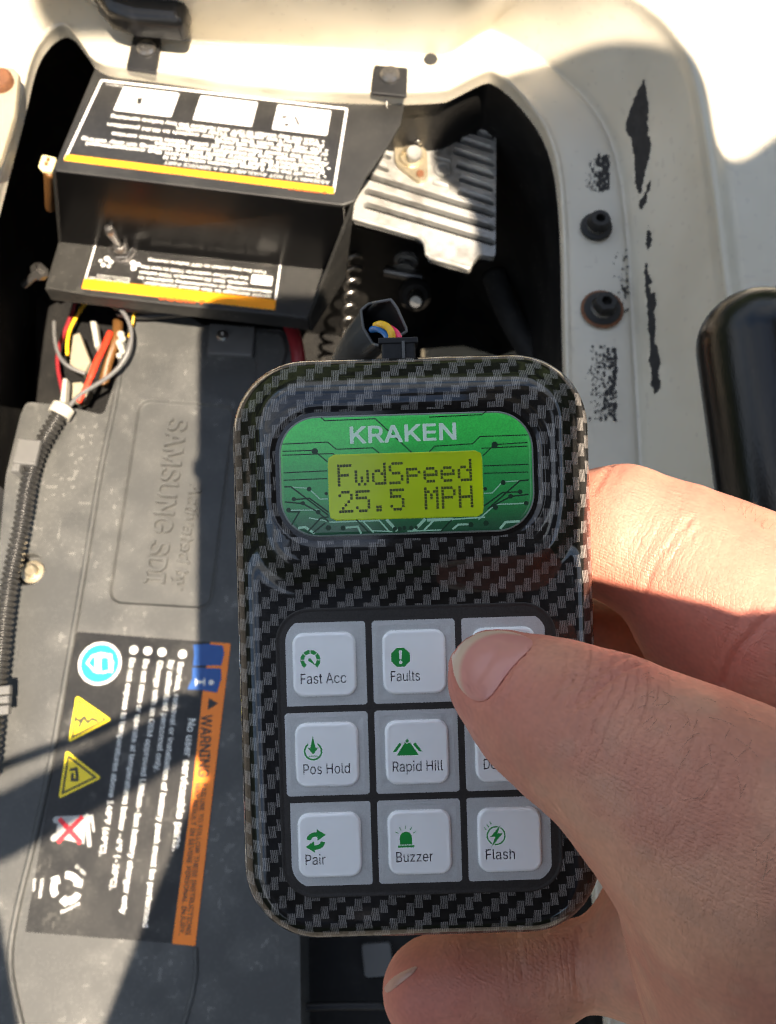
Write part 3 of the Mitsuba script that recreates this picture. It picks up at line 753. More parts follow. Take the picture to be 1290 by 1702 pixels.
# warning label of the battery
BL = Plane(0.00012)
bq = [(128, 1050), (384, 1070), (326, 1571), (42, 1549)]
wl = add('warning_label', patch(B0, bq, 0.0, 0.00014, r=0.001), 'mat_battery_print', bat, label='black label with white text, safety symbols and an orange warning strip')
Z4 = lambda x, y: (x * 0.4008, 1020 + y * 0.4008)
tx = []
for s, a, b, h, bo in (('No user serviceable parts.', (783, 435), (715, 985), 12.5, True),
                   ('Service, removal or installation of battery pack must be performed', (741, 200), (592, 1300), 9.5, True), ('by authorized personnel only.', (702, 195), (640, 655), 9.5, True),
                   ('Charge with an OEM approved Lithium-Ion battery charger only', (655, 195), (500, 1245), 9.5, True), ('Do not store or operate at temperatures below -4\u00b0F (-20\u00b0C).', (597, 190), (455, 1145), 9.5, True),
                   ('Do not expose to temperatures above 140\u00b0F (60\u00b0C).', (540, 185), (412, 1005), 9.5, True)):
    tx.append(text_on(BL, s, Z4(*a), Z4(*b), h, bo, 1.5e-4))
for p in ((757, 168), (672, 160), (613, 155), (555, 151)):
    tx.append(BL.lift(prism(Point(*BL.p2(*Z4(*p))).buffer(0.0022), 0.0001, 0.0002)))
for m_ in tx:
    add('lettering', m_, 'mat_print_white', wl)
add('warning_strip', patch(BL, [Z4(*p) for p in ((872, 118), (957, 124), (885, 720), (810, 1378), (714, 1369), (800, 720), (840, 330))], 0.0001, 0.0002, r=0.0006), 'mat_sticker_orange', wl)
sl_ = [text_on(BL, 'WARNING', Z4(838, 420), Z4(822, 678), 17.5, True, 4e-4), text_on(BL, 'FAILURE TO FOLLOW THESE INSTRUCTIONS', Z4(839, 705), Z4(770, 1332), 8.5, True, 4e-4), text_on(BL, 'MAY RESULT IN SEVERE PERSONAL INJURY.', Z4(811, 703), Z4(742, 1332), 8.5, True, 4e-4),
       patch(BL, [Z4(*p) for p in ((905, 372), (862, 400), (866, 350))], 0.0003, 0.0004)]
for m_ in sl_:
    add('strip_lettering', m_, 'mat_print_black', wl)
add('booklet_symbol', cat([patch(BL, [Z4(*p) for p in ((803, 130), (860, 126), (925, 134), (930, 170), (918, 215), (801, 216), (806, 170))], .0003, .0005), patch(BL, [Z4(*p) for p in ((799, 224), (917, 228), (918, 270), (900, 328), (840, 318), (778, 314), (798, 270))], .0003, .0005)]), 'mat_print_navy', wl)
add('letter_i', cat([BL.lift(prism(Point(*BL.p2(*Z4(877, 286))).buffer(.0014), .0006, .0007)), text_on(BL, 'I', Z4(812, 270), Z4(811, 300), 16, True, 7e-4)]), 'mat_print_white', wl)
bc = BL.p2(*Z4(415, 207)); R0 = 0.0112
add('eye_protection_symbol', BL.lift(prism(Point(*bc).buffer(R0 * 0.9), 0.0003, 0.0004)), 'mat_print_blue', wl)


def facey(pts, w):
    return BL.lift(prism(LineString([BL.p2(*Z4(*p)) for p in pts]).buffer(w), .0005, .0006))


face = [(362, 205), (385, 175), (420, 165), (455, 172), (470, 205), (462, 235), (430, 245), (395, 240), (362, 205)]
add('symbol_outline', cat([BL.lift(prism(Point(*bc).buffer(R0).difference(Point(*bc).buffer(R0 * .88)), .0003, .00045)), facey(face, .0005), facey([(408, 180), (408, 235)], .0016), facey([(458, 175), (462, 238)], .0010), facey([(395, 178), (452, 178)], .0006)]), 'mat_print_white', wl)
for tri, inn in ((((322, 350), (452, 440), (292, 525)), [((312, 436), (334, 446), (350, 428), (366, 452), (382, 436), (404, 444)), ((330, 468), (344, 440))]),
                 (((280, 578), (410, 680), (252, 757)), [((296, 648), (318, 642), (322, 690), (300, 690), (302, 666))])):
    tp = BL.poly([Z4(*p) for p in tri])
    tp = round_poly(tp.buffer(0.0008, join_style='mitre'), .0009)
    s_ = add('hazard_symbol', BL.lift(prism(tp, .0003, .0004)), 'mat_print_yellow', wl)
    ins = tp.buffer(-0.0012, join_style='mitre')
    add('symbol_outline', cat([BL.lift(prism(ins.difference(ins.buffer(-0.0009, join_style='mitre')), .0006, .0007))] + [facey(i, .0007) for i in inn]), 'mat_print_black', wl)
bin_ = [facey([(235, 855), (370, 850)], .0016), facey([(362, 838), (372, 960)], .0010), facey([(382, 838), (390, 900)], .0006)]
bp = BL.poly([Z4(*p) for p in ((240, 870), (358, 855), (350, 955), (232, 930))])
add('bin_symbol', cat([BL.lift(prism(bp, .0003, .0004)), facey([(225, 930), (232, 925)], .0016)] + bin_), 'mat_print_grey', wl)
add('red_cross', cat([BL.lift(prism(LineString([BL.p2(*Z4(248, 850)), BL.p2(*Z4(338, 952))]).buffer(.0011, cap_style='flat'), .0008, .0009)), BL.lift(prism(LineString([BL.p2(*Z4(345, 842)), BL.p2(*Z4(242, 948))]).buffer(.0011, cap_style='flat'), .00095, .00105))]), 'mat_print_red', wl)
rc = []
for k in range(3):
    a = np.radians(np.array([100, 40, -10]) + k * 120 + 20)
    c_ = np.array([277, 1138.0]); rr_ = 54
    a = np.radians(np.linspace(95, 28, 9) + k * 120)
    pts = [c_ + rr_ * np.array([math.cos(x), -math.sin(x)]) for x in a]
    rc.append(BL.lift(prism(LineString([BL.p2(*Z4(*p)) for p in pts]).buffer(.0016, cap_style='flat'), .0003, .0004)))
    e = pts[-1]; dr_ = (pts[-1] - pts[-2]) / np.linalg.norm(pts[-1] - pts[-2]); nr = np.array([-dr_[1], dr_[0]])
    rc.append(BL.lift(prism(BL.poly([Z4(*(e + nr * 25)), Z4(*(e - nr * 25)), Z4(*(e + dr_ * 28))]), .00045, .00055)))
add('recycling_symbol', cat(rc), 'mat_print_white', wl)
for m_ in ([text_on(BL, 'Li-ion', Z4(312, 1050), Z4(350, 1085), 5, True, 2e-4), text_on(BL, 'Lithium', Z4(170, 1100), Z4(160, 1180), 6, True, 2e-4), text_on(BL, 'ion', Z4(140, 1100), Z4(136, 1150), 5, True, 2e-4), text_on(BL, 'Recycle', Z4(255, 1245), Z4(335, 1205), 5, True, 2e-4)]):
    add('symbol_lettering', m_, 'mat_print_white', wl)
solo('battery_tray', patch(Plane(-0.05), [(498, 1500), (650, 1500), (720, 1560), (760, 1800), (498, 1800)], -0.02, 0, r=0.002, c=0.002), 'mat_bay_black', 'black tray floor beside the battery below the handheld device', 'tray')
solo('foam_block', patch(Plane(-0.045), [(600, 1570), (650, 1566), (654, 1622), (606, 1626)], -0.01, 0, r=0.002, c=0.001), 'mat_clip_grey', 'grey foam block on the black tray below the device', 'foam')
solo('tray_bar', tube(spline([Plane(-0.03).p3(395, 1720), Plane(-0.03).p3(412, 1690), Plane(-0.03).p3(450, 1678), Plane(-0.03).p3(640, 1672)], 30), 0.002, 10), 'mat_black_plastic', 'thin black bar across the bottom of the compartment beside the battery', 'bar', True)

# ------------------------------------------------------------------ wiring at the left
wz = Plane(0.006)
con = thing('corrugated_conduit', 'black corrugated conduit running down over the left side of the battery', 'conduit')
path = spline([wz.p3(*p) for p in ((112, 678), (92, 712), (70, 752), (54, 800), (42, 870), (24, 957), (10, 1060), (0, 1160), (-14, 1300))], 520)
path[:, 2] += 0.004
k_ = np.arange(520)
ridge = 0.0041 + 0.0007 * np.tanh(2 * np.sin(k_ / 520 * 2 * np.pi * 66))
add('tube', tube(path, ridge, 18), 'mat_conduit_black', con, smooth=True)
q = path[10]; tg_ = path[14] - path[6]; tg_ /= np.linalg.norm(tg_)
add('tape_band', lathe([(0.0056, -0.003), (0.0063, -0.0028), (0.0063, 0.003), (0.0056, 0.0032)], q, tg_, 20), 'mat_nylon_white', con, smooth=35, label='white tape band round the upper end of the conduit')
solo('conduit_clip', cat([obox(wz.p3(58, 764) + [0, 0, .011], np.array([.995, -.1, 0]), np.array([.1, .995, 0]), np.array([0, 0, 1.]), .0062, .0072, .0016, .0008), obox(wz.p3(42, 772) + [0, 0, .005], np.array([.995, -.1, 0]), np.array([.1, .995, 0]), np.array([0, 0, 1.]), .0022, .008, .006, .001)]), 'mat_clip_grey', 'grey plastic clip holding the corrugated conduit', 'clip')
solo('lower_clip', cat([obox(wz.p3(14, 1152) + [0, 0, .009], np.array([.99, .1, 0]), np.array([-.1, .99, 0]), np.array([0, 0, 1.]), .0048, .0022, .0018, .0006), obox(wz.p3(10, 1168) + [0, 0, .010], np.array([.99, .1, 0]), np.array([-.1, .99, 0]), np.array([0, 0, 1.]), .006, .0018, .002, .0006), obox(wz.p3(12, 1184) + [0, 0, .009], np.array([.99, .1, 0]), np.array([-.1, .99, 0]), np.array([0, 0, 1.]), .0048, .0022, .0018, .0006)]), 'mat_clip_grey', 'black ribbed cable clip at the left edge beside the battery label', 'clip')


def wire(name, pts, zs, r, m, label, cat_='wire', n=50):
    zs = np.broadcast_to(zs, len(pts))
    return solo(name, tube(spline([Plane(z).p3(*p) for p, z in zip(pts, zs)], n), r, 12), m, label, cat_, True)


wire('loop_wire', [(150, 470), (191, 503), (214, 535), (216, 576), (192, 616), (150, 645), (121, 668), (112, 682)], [.02, .026, .024, .022, .018, .014, .011, .009], 0.0012, 'mat_wire_grey', 'thin grey wire looping round the opening and into the conduit')
wire('bare_wire', [(90, 534), (93, 575), (108, 604), (142, 621)], [.004, .004, .003, .0], 0.0011, 'mat_wire_grey', 'short pale grey wire curving at the left of the opening')
wire('red_wire', [(183, 553), (172, 578), (160, 603), (148, 633), (130, 668)], [.0, .006, .010, .011, .010], [0.0019] * 35 + [0.0016] * 15, 'mat_wire_red', 'bright red wire leading down into the conduit')
wire('maroon_wire', [(130, 490), (112, 540), (96, 590), (104, 650), (112, 690)], -0.02, 0.0012, 'mat_wire_maroon', 'dark maroon wire at the far left of the opening')
wire('yellow_wire', [(146, 498), (128, 525), (115, 552), (112, 590)], -.02, 0.0011, 'mat_wire_yellow', 'thin yellow wire in the opening at the left')
wire('brown_harness', [(196, 535), (192, 565), (180, 600), (172, 640)], [-.01, -.004, -.006, -.01], 0.0030, 'mat_wire_brown', 'brown taped harness at the right side of the opening', 'wiring harness')
wire('black_cable', [(190, 506), (230, 512), (270, 512), (312, 516)], [.012, .014, .014, .010], 0.0030, 'mat_wire_black', 'black cable along the front edge of the shelf, upper one', 'cable')
wire('black_cable', [(196, 520), (235, 525), (280, 522), (318, 520)], [.008, .009, .009, .006], 0.0022, 'mat_wire_black', 'thinner black cable just below the other along the shelf edge', 'cable')
wire('battery_cable', [(470, 515), (484, 545), (494, 580), (498, 625)], [.0, .002, .003, .0], 0.0042, 'mat_wire_maroon', 'dark red battery cable at the upper right corner of the battery', 'cable')
wire('wire_strand', [(215, 500), (222, 520), (214, 560)], [.01, .012, .006], 0.0007, 'mat_wire_yellow', 'fine yellow strand beside the grey loop')
for lab_, pts, z, m in (('pale connector housing lying in the opening at the left', [(121, 556), (132, 552), (150, 600), (138, 622), (115, 604)], -.01, 'mat_nylon_tan'), ('white connector stick standing in the opening', [(149, 533), (159, 533), (165, 572), (157, 578)], -.008, 'mat_nylon_white'), ('white connector stick beside the white tape band', [(104, 628), (111, 628), (108, 672), (98, 672)], .004, 'mat_nylon_white'), ('grey terminal block at the bottom of the opening', [(112, 636), (135, 634), (150, 650), (140, 668), (112, 662)], -.012, 'mat_nylon_tan')):
    solo('wire_connector', patch(Plane(z), pts, -0.006, 0, r=0.0006, c=0.0009), m, lab_, 'connector', 35)
cr = [Plane(-.001).p3(203 + 3 * math.sin(i * 2.1), 560 + i * 7) + [0, 0, .003] for i in range(6)]
solo('solder_lump', cat([trimesh.creation.icosphere(2, 0.0022 - 0.0001 * i).apply_translation(p) for i, p in enumerate(cr)]), 'mat_nylon_white', 'lumpy white sealant on the brown harness', 'sealant', True)
solo('opening_floor', patch(Plane(-0.035), [(60, 480), (230, 480), (230, 700), (60, 700)], -0.004, 0), 'mat_bay_black', 'black floor of the wiring opening at the left', 'floor panel')

# ------------------------------------------------------------------ the handheld device (local mm frame: u right, v up, w towards the lens)
TH = math.radians(1.7); DD = 0.175
DO = cam(690, 1068, DD)
DU = math.cos(TH) * CX + math.sin(TH) * CU
DV = -math.sin(TH) * CX + math.cos(TH) * CU
DW = -CF


def dev(px, py, w=0.0):                    # pixel -> (u, v) in mm on the level w
    p = cam(px, py, DD - w / 1000) - DO
    return np.array([p @ DU, p @ DV]) * 1000


def dlift(m, w=0.0):
    v = np.asarray(m.vertices) / 1000
    return trimesh.Trimesh(DO + v[:, :1] * DU + v[:, 1:2] * DV + (v[:, 2:3] + w / 1000) * DW, m.faces, process=False)


def rr_ring(cx, cy, a, b, r, n):           # n points of a rounded rectangle, evenly spaced in parameter
    g = rrect(cx, cy, a, b, r, 24).exterior
    L = g.length
    s = np.linspace(0, L, n, endpoint=False)
    return np.array([g.interpolate(t).coords[0] for t in s])


def sd_rr(u, v, cx, cy, a, b, r):
    x, y = np.abs(u - cx) - (a - r), np.abs(v - cy) - (b - r)
    return np.minimum(np.maximum(x, y), 0) + np.hypot(np.maximum(x, 0), np.maximum(y, 0)) - r


wl_ = -7.0
l_, r_ = dev(396, 1010, wl_)[0], dev(984, 1010, wl_)[0]
t_, b_ = dev(672, 594, wl_)[1], dev(700, 1548, wl_)[1]
BX, BY, BA, BB, BR = (l_ + r_) / 2, (t_ + b_) / 2, (r_ - l_) / 2 - 0.3, (t_ - b_) / 2 - 0.45, 14.5
hl, hr_ = BX - BA + 1.2, BX + BA - 1.2
ht, hb = BY + BB - 1.2, dev(690, 1004, 0)[1]
HX, HY, HA, HB = (hl + hr_) / 2, (ht + hb) / 2, (hr_ - hl) / 2, (ht - hb) / 2
HUMP = 3.6
s1, s2 = dev(463, 700, HUMP), dev(888, 880, HUMP)
c4 = [dev(465, 790, HUMP), dev(887, 785, HUMP), dev(672, 688, HUMP), dev(680, 888, HUMP)]
SX, SY = (c4[0][0] + c4[1][0]) / 2, (c4[2][1] + c4[3][1]) / 2
SA, SB, SR = (c4[1][0] - c4[0][0]) / 2, (c4[2][1] - c4[3][1]) / 2, 7.2


def sstep(x):
    x = np.clip(x, 0, 1); return x * x * x * (x * (6 * x - 15) + 10)


def body_h(u, v):
    d = -sd_rr(u, v, BX, BY, BA, BB, BR)
    k = 0.05 + 0.95 * np.clip(d / 5.0, 0, 1)
    sh0 = -7 + 7 * np.sqrt(np.clip(1 - (1 - k) ** 2, 0, 1))
    dh = -sd_rr(u, v, HX, HY, HA, HB, 13.0)
    h = HUMP * sstep(np.clip(dh / (7.5 + 5.0 * sstep((HY - v) / HB)), 0, 1))
    dw = sd_rr(u, v, SX, SY, SA + 0.8, SB + 0.8, SR + 0.8)
    h = h + 0.35 * np.exp(-(dw - 1.2) ** 2 / 0.6)
    return sh0 + h


hand_dev = thing('handheld_programmer', 'handheld programmer in glossy carbon fibre pattern case with a green screen panel and white keypad', 'handheld device')
nr = 300
rings = []
ts = np.r_[np.linspace(0, 0.18, 26) ** 1.0, np.linspace(0.19, 1, 64)]
out0 = rr_ring(BX, BY, BA, BB, BR, nr)
core = np.column_stack([np.full(nr, BX), np.clip(out0[:, 1], BY - (BB - BA), BY + (BB - BA))])
for t in ts:
    q = out0 * (1 - t) + core * t
    rings.append(np.column_stack([q, body_h(q[:, 0], q[:, 1])]))
rings = np.array(rings)
side = []
for d, w in ((5.0, -25.5), (1.6, -25.0), (0.5, -23.2), (0.30, -16), (0.12, -10.0), (0.06, -8.4), (0.03, -7.0), (0.0, -5.6)):
    q = rr_ring(BX, BY, BA - d, BB - d, BR - d, nr)
    side.append(np.column_stack([q, np.full(nr, w)]))
allr = np.concatenate([np.array(side), rings], 0)
allr = np.concatenate([allr, allr[:, :1]], 1)
bm = grid_mesh(allr)
uvc = bm.vertices[:, :2].copy()
bm = dlift(bm)
if (bm.face_normals[len(bm.faces) // 2:] @ DW).mean() < 0:
    bm.invert()
o_ = mi.ScalarPoint3f(*DO.tolist())


def dloc(p):
    x, y, z = p.x - float(DO[0]), p.y - float(DO[1]), p.z - float(DO[2])
    u = (x * float(DU[0]) + y * float(DU[1]) + z * float(DU[2])) * 1000
    v = (x * float(DV[0]) + y * float(DV[1]) + z * float(DV[2])) * 1000
    return u, v


def carbon_fn(p, n, uv):                  # 2 x 2 twill print: columns of hatched tiles, each column a step higher
    u, v = dloc(p)
    u = u + 0.25 * (N(u * 0.12, v * 0.12, 3.0) - 0.5) * 2
    v = v + 0.45 * (N(u * 0.10, v * 0.10, 8.0) - 0.5) * 2
    cw, ph_, step_ = 1.62, 4.9, 1.50
    c = dr.floor(u / cw)
    fu = u / cw - c
    jit = (mikit.cell_rand(c, 4.0) - 0.5) * 0.12
    y = (v - c * step_ + jit) / ph_
    row = dr.floor(y); fy = y - row
    tile = (fy < 0.50 + 0.05 * (mikit.cell_rand(c, row, 7.0) - 0.5)) & (fu > 0.04) & (fu < 0.97)
    hu = u * 2.9 + 0.22 * v + 0.25 * N(u * 2.0, v * 0.9, 5.0)
    line = hu - dr.floor(hu)
    brk = N(u * 6.0, v * 1.6, 2.0)
    on = SS(0.22, 0.40, line) * SS(0.99, 0.88, line) * (0.55 + 0.45 * SS(0.15, 0.4, brk))
    tone = 0.78 + 0.3 * mikit.cell_rand(c, row, 1.0) + 0.25 * (N(u * 0.3, v * 0.3) - 0.5)
    base = MIX((0.006, 0.0055, 0.005), (0.011, 0.010, 0.009), N(u * 0.8, v * 0.8))
    return MIX(base, C3(0.185, 0.175, 0.165) * tone, dr.select(tile, on * 0.95, 0.0))


mat('carbon', carbon_fn, lambda p, n, uv: 0.06 + 0.09 * SS(0.45, 0.8, FB(p.x * 90, p.y * 90, p.z * 90)), specular=0.5, clearcoat=0.5, clearcoat_gloss=0.99)
mat('membrane', lambda p, n, uv: MIX((0.018, 0.0155, 0.0145), (0.030, 0.027, 0.025), N(p.x * 6000, p.y * 6000, p.z * 6000)), 0.5, specular=0.4)


def silver_fn(p, n, uv):
    u, v = dloc(p)
    return MIX((0.42, 0.43, 0.43), (0.55, 0.56, 0.56), 0.55 * N(u * 9, v * 9) + 0.45 * N(u * 22, v * 22, 2.0))


mat('silver_print', silver_fn, 0.36, metallic=0.15, specular=0.5)
mat('key_white', (0.84, 0.85, 0.85), 0.13, specular=0.5, clearcoat=1.0, clearcoat_gloss=0.97)
mat('key_clear_edge', (0.56, 0.575, 0.59), 0.10, specular=0.55)
mat('ink_black', (0.02, 0.02, 0.028), 0.35)
mat('ink_green', (0.012, 0.255, 0.045), 0.35)


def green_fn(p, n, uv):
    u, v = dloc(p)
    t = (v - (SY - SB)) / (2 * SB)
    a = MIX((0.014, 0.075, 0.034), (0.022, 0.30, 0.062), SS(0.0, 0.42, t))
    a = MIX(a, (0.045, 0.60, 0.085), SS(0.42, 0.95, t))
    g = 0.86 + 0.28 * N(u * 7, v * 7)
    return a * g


mat('green_print', green_fn, 0.2, specular=0.5, clearcoat=1.0, clearcoat_gloss=0.97)
mat('gasket', (0.006, 0.006, 0.006), 0.12, specular=0.6)
mat('clear_rim', (0.14, 0.17, 0.15), 0.12, specular=0.7)


def lcd_fn(p, n, uv):
    u, v = dloc(p)
    d = (float(LX1) - u)
    e = (dr.abs(v - float(LY + 0.5)) / float(LH))
    glow = SS(5.0, 0.0, d) * SS(1.25, 0.2, e)
    a = MIX((0.40, 0.52, 0.016), (0.46, 0.60, 0.018), N(u * 0.15, v * 0.15))
    return MIX(a, (0.55, 0.70, 0.006), glow * 0.75)


lq = [dev(546, 760, HUMP + .6), dev(803, 748, HUMP + .6), dev(675, 753, HUMP + .6), dev(675, 862, HUMP + .6)]
LX0, LX1 = dev(546, 810, HUMP + .6)[0], dev(803, 805, HUMP + .6)[0]
LY1, LY0 = dev(675, 752, HUMP + .6)[1], dev(675, 862, HUMP + .6)[1]
LX, LY, LW, LH = (LX0 + LX1) / 2, (LY0 + LY1) / 2, (LX1 - LX0) / 2, (LY1 - LY0) / 2
mat('lcd', lcd_fn, 0.16, specular=0.5)
mat('lcd_segment', (0.035, 0.042, 0.012), 0.3)
mat('print_mint', (0.30, 0.52, 0.36), 0.3)
mat('print_trace', (0.006, 0.035, 0.014), 0.3)
mat('print_pale', (0.60, 0.78, 0.64), 0.3)
mat('case_black', (0.012, 0.012, 0.012), 0.3, specular=0.5)

add('case', bm, 'mat_carbon', hand_dev, smooth=True)
back_ = dlift(prism(rrect(BX, BY, BA - 4.9, BB - 4.9, BR - 4.9), -25.6, -25.3))
add('back_plate', back_, 'mat_case_black', hand_dev)


def pillow(cx, cy, a, b, r, prof, n=96):  # prof: (inset mm, height mm) rings, then a flat cap
    rows = [np.column_stack([rr_ring(cx, cy, a - d, b - d, max(r - d, 0.25), n), np.full(n, h)]) for d, h in prof]
    R_ = np.array(rows); R_ = np.concatenate([R_, R_[:, :1]], 1)
    m = grid_mesh(R_)
    last = rows[-1]; c = np.array([[cx, cy, last[0, 2]]])
    k = np.arange(n)
    cap = trimesh.Trimesh(np.vstack([last, c]), np.column_stack([k, (k + 1) % n, np.full(n, n)]), process=False)
    if m.face_normals[:, 2].sum() < -1e-9:
        m.invert()
    if cap.face_normals[:, 2].mean() < 0:
        cap.invert()
    return cat([m, cap])


def flat(p, w, t=0.03):
    return dlift(prism(p, w, w + t))


# screen panel
WS = HUMP + 0.25
add('window_gasket', dlift(prism(rrect(SX, SY, SA + 0.75, SB + 0.75, SR + 0.75, 16).difference(rrect(SX, SY, SA - 0.6, SB - 0.6, SR - 0.6, 16)), HUMP - 0.6, HUMP + 0.18)), 'mat_gasket', hand_dev)
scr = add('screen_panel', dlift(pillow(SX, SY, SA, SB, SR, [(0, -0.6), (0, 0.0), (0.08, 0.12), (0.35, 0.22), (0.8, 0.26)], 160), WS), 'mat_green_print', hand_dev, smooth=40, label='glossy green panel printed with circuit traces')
add('clear_rim', dlift(pillow(SX, SY, SA + 0.02, SB + 0.02, SR, [(0, 0.02), (0.10, 0.15), (0.34, 0.24), (0.36, 0.1)], 160).submesh([np.arange(160 * 3 * 2)], append=True), WS), 'mat_clear_rim', scr, smooth=True)
WT = WS + 0.27
Z9 = lambda x, y: dev(460 + x * 0.3411, 670 + y * 0.3411, WT)


def trace(pts, wpx=2.2):
    return LineString([Z9(*p) for p in pts]).buffer(wpx * 0.115 / 2 * 0.8, cap_style='square', join_style='mitre')


dk = [trace(p) for p in ([(30, 200), (248, 190), (290, 225), (468, 218), (498, 242)], [(30, 235), (185, 230)], [(30, 254), (272, 246), (282, 252)], [(185, 235), (246, 285)], [(36, 340), (244, 330)], [(36, 376), (244, 368)], [(218, 72), (234, 86), (480, 76), (655, 238)],
      [(1220, 210), (1000, 220)], [(1220, 192), (1062, 202), (1006, 255)], [(1224, 298), (1010, 306)], [(1224, 336), (1012, 342)], [(1020, 40), (1000, 56), (745, 68)],
      [(1220, 155), (990, 163), (955, 198), (770, 210), (745, 236)])]
add('circuit_traces', flat(unary_union(dk), WT), 'mat_print_trace', scr)
dk2 = [trace(p, 3.0) for p in ([(40, 408), (70, 408), (250, 545)], [(85, 470), (160, 464), (250, 530)], [(42, 482), (128, 490), (200, 530), (250, 575)], [(60, 530), (110, 530), (75, 590)], [(1225, 375), (1185, 378), (1030, 515)], [(1190, 432), (1100, 436), (1012, 500)], [(1225, 445), (1140, 455), (1040, 508)],
       [(390, 570), (450, 630)], [(850, 572), (800, 625)], [(150, 628), (215, 560), (250, 555)], [(180, 630), (235, 585)])]
dots_ = [Point(*Z9(x, y)).buffer(r * 0.3411 * 0.115) for x, y, r in ((186, 235, 15), (1062, 203, 15), (158, 419, 11), (84, 468, 10), (128, 488, 10), (58, 521, 11), (202, 531, 11), (242, 441, 8), (252, 608, 13), (324, 609, 12), (1104, 387, 12), (1186, 432, 11), (1140, 454, 11), (1016, 418, 9), (1216, 488, 11), (1066, 508, 12), (946, 592, 12), (1020, 585, 13), (576, 612, 10), (600, 612, 10), (622, 608, 10), (655, 608, 10), (680, 606, 8))]
add('circuit_pads', flat(unary_union(dk2 + dots_), WT + 0.04), 'mat_print_trace', scr)
mt = [trace(p, w_) for p, w_ in (([(40, 408), (158, 415)], 2.2), ([(160, 420), (212, 468), (246, 466)], 2.4), ([(58, 523), (205, 521)], 2.2), ([(1225, 376), (1100, 384), (1050, 438), (1012, 440)], 2.2), ([(1215, 488), (1066, 494), (985, 566)], 2.6), ([(110, 608), (138, 604), (180, 632)], 5), ([(260, 580), (500, 572)], 3), ([(325, 608), (395, 602), (410, 632)], 4),
      ([(420, 575), (470, 628)], 3), ([(500, 572), (545, 622)], 3), ([(540, 572), (582, 618)], 6), ([(720, 568), (672, 618)], 6), ([(770, 566), (722, 616)], 4), ([(740, 570), (850, 566)], 6), ([(1012, 556), (760, 572)], 3), ([(860, 612), (885, 592), (950, 590)], 4), ([(1092, 608), (1115, 580), (1178, 576)], 5), ([(470, 622), (560, 626)], 2.5), ([(640, 624), (800, 618)], 2.5), ([(160, 560), (246, 575)], 2.4))]
add('circuit_highlights', flat(unary_union(mt), WT + 0.02), 'mat_print_mint', scr)


def dtext(s, A, B, h, w, bold=False, xs=None):
    a, b = dev(*A, w), dev(*B, w); L = np.linalg.norm(b - a); ex = (b - a) / L; ey = np.array([-ex[1], ex[0]])
    v, f, _ = glyphs(s, bold)
    x0, x1 = v[:, 0].min(), v[:, 0].max()
    P2 = a + ((v[:, :1] - x0) / (x1 - x0) * L) * ex + v[:, 1:2] * (h * 0.115) * ey
    return dlift(trimesh.Trimesh(np.column_stack([P2, np.zeros(len(P2))]), f, process=False), w)


kt = dtext('KRAKEN', (582, 737), (759, 730), 26.5, WT + 0.08, True)
add('lettering', kt, 'mat_print_pale', scr)
lcd = add('display', dlift(pillow(LX, LY, LW, LH, 1.2, [(0, 0), (0.05, 0.05), (0.2, 0.08)], 64), WT), 'mat_lcd', scr, smooth=30, label='yellow green character display reading forward speed 25.5 MPH')
FONT = {'F': ('11111', '10000', '10000', '11110', '10000', '10000', '10000'), 'w': ('00000', '00000', '10001', '10001', '10101', '10101', '01010'), 'd': ('00001', '00001', '01101', '10011', '10001', '10001', '01111'),
        'S': ('01111', '10000', '10000', '01110', '00001', '00001', '11110'), 'p': ('00000', '00000', '11110', '10001', '11110', '10000', '10000'), 'e': ('00000', '00000', '01110', '10001', '11111', '10000', '01110'),
        '2': ('01110', '10001', '00001', '00010', '00100', '01000', '11111'), '5': ('11111', '10000', '11110', '00001', '00001', '10001', '01110'), '.': ('00000', '00000', '00000', '00000', '00000', '01100', '01100'),
        'M': ('10001', '11011', '10101', '10101', '10001', '10001', '10001'), 'P': ('11110', '10001', '10001', '11110', '10000', '10000', '10000'), 'H': ('10001', '10001', '10001', '11111', '10001', '10001', '10001')}
seg = []
A_, B_ = dev(560, 772, WT + .1), dev(788, 762, WT + .1)
A2, B2 = dev(562, 816, WT + .1), dev(790, 806, WT + .1)
for line, a, b in (('FwdSpeed', A_, B_), ('25.5 MPH', A2, B2)):
    ex = (b - a) / np.linalg.norm(b - a); ey = np.array([ex[1], -ex[0]])
    cwid = np.linalg.norm(b - a) / 8.0
    for i, chh in enumerate(line):
        if chh == ' ':
            continue
        for r, row in enumerate(FONT[chh]):
            for c, on in enumerate(row):
                if on == '1':
                    o = a + ex * (i * cwid + (c + 0.5) * cwid / 5.9) + ey * (r + 0.5) * 0.60
                    s_ = np.array([ex * cwid / 13.4, ey * 0.25])
                    seg.append(Polygon([o - s_[0] - s_[1], o + s_[0] - s_[1], o + s_[0] + s_[1], o - s_[0] + s_[1]]))
add('characters', cat([dlift(prism(g, 0, 0.02), WT + 0.09) for g in seg]), 'mat_lcd_segment', lcd)

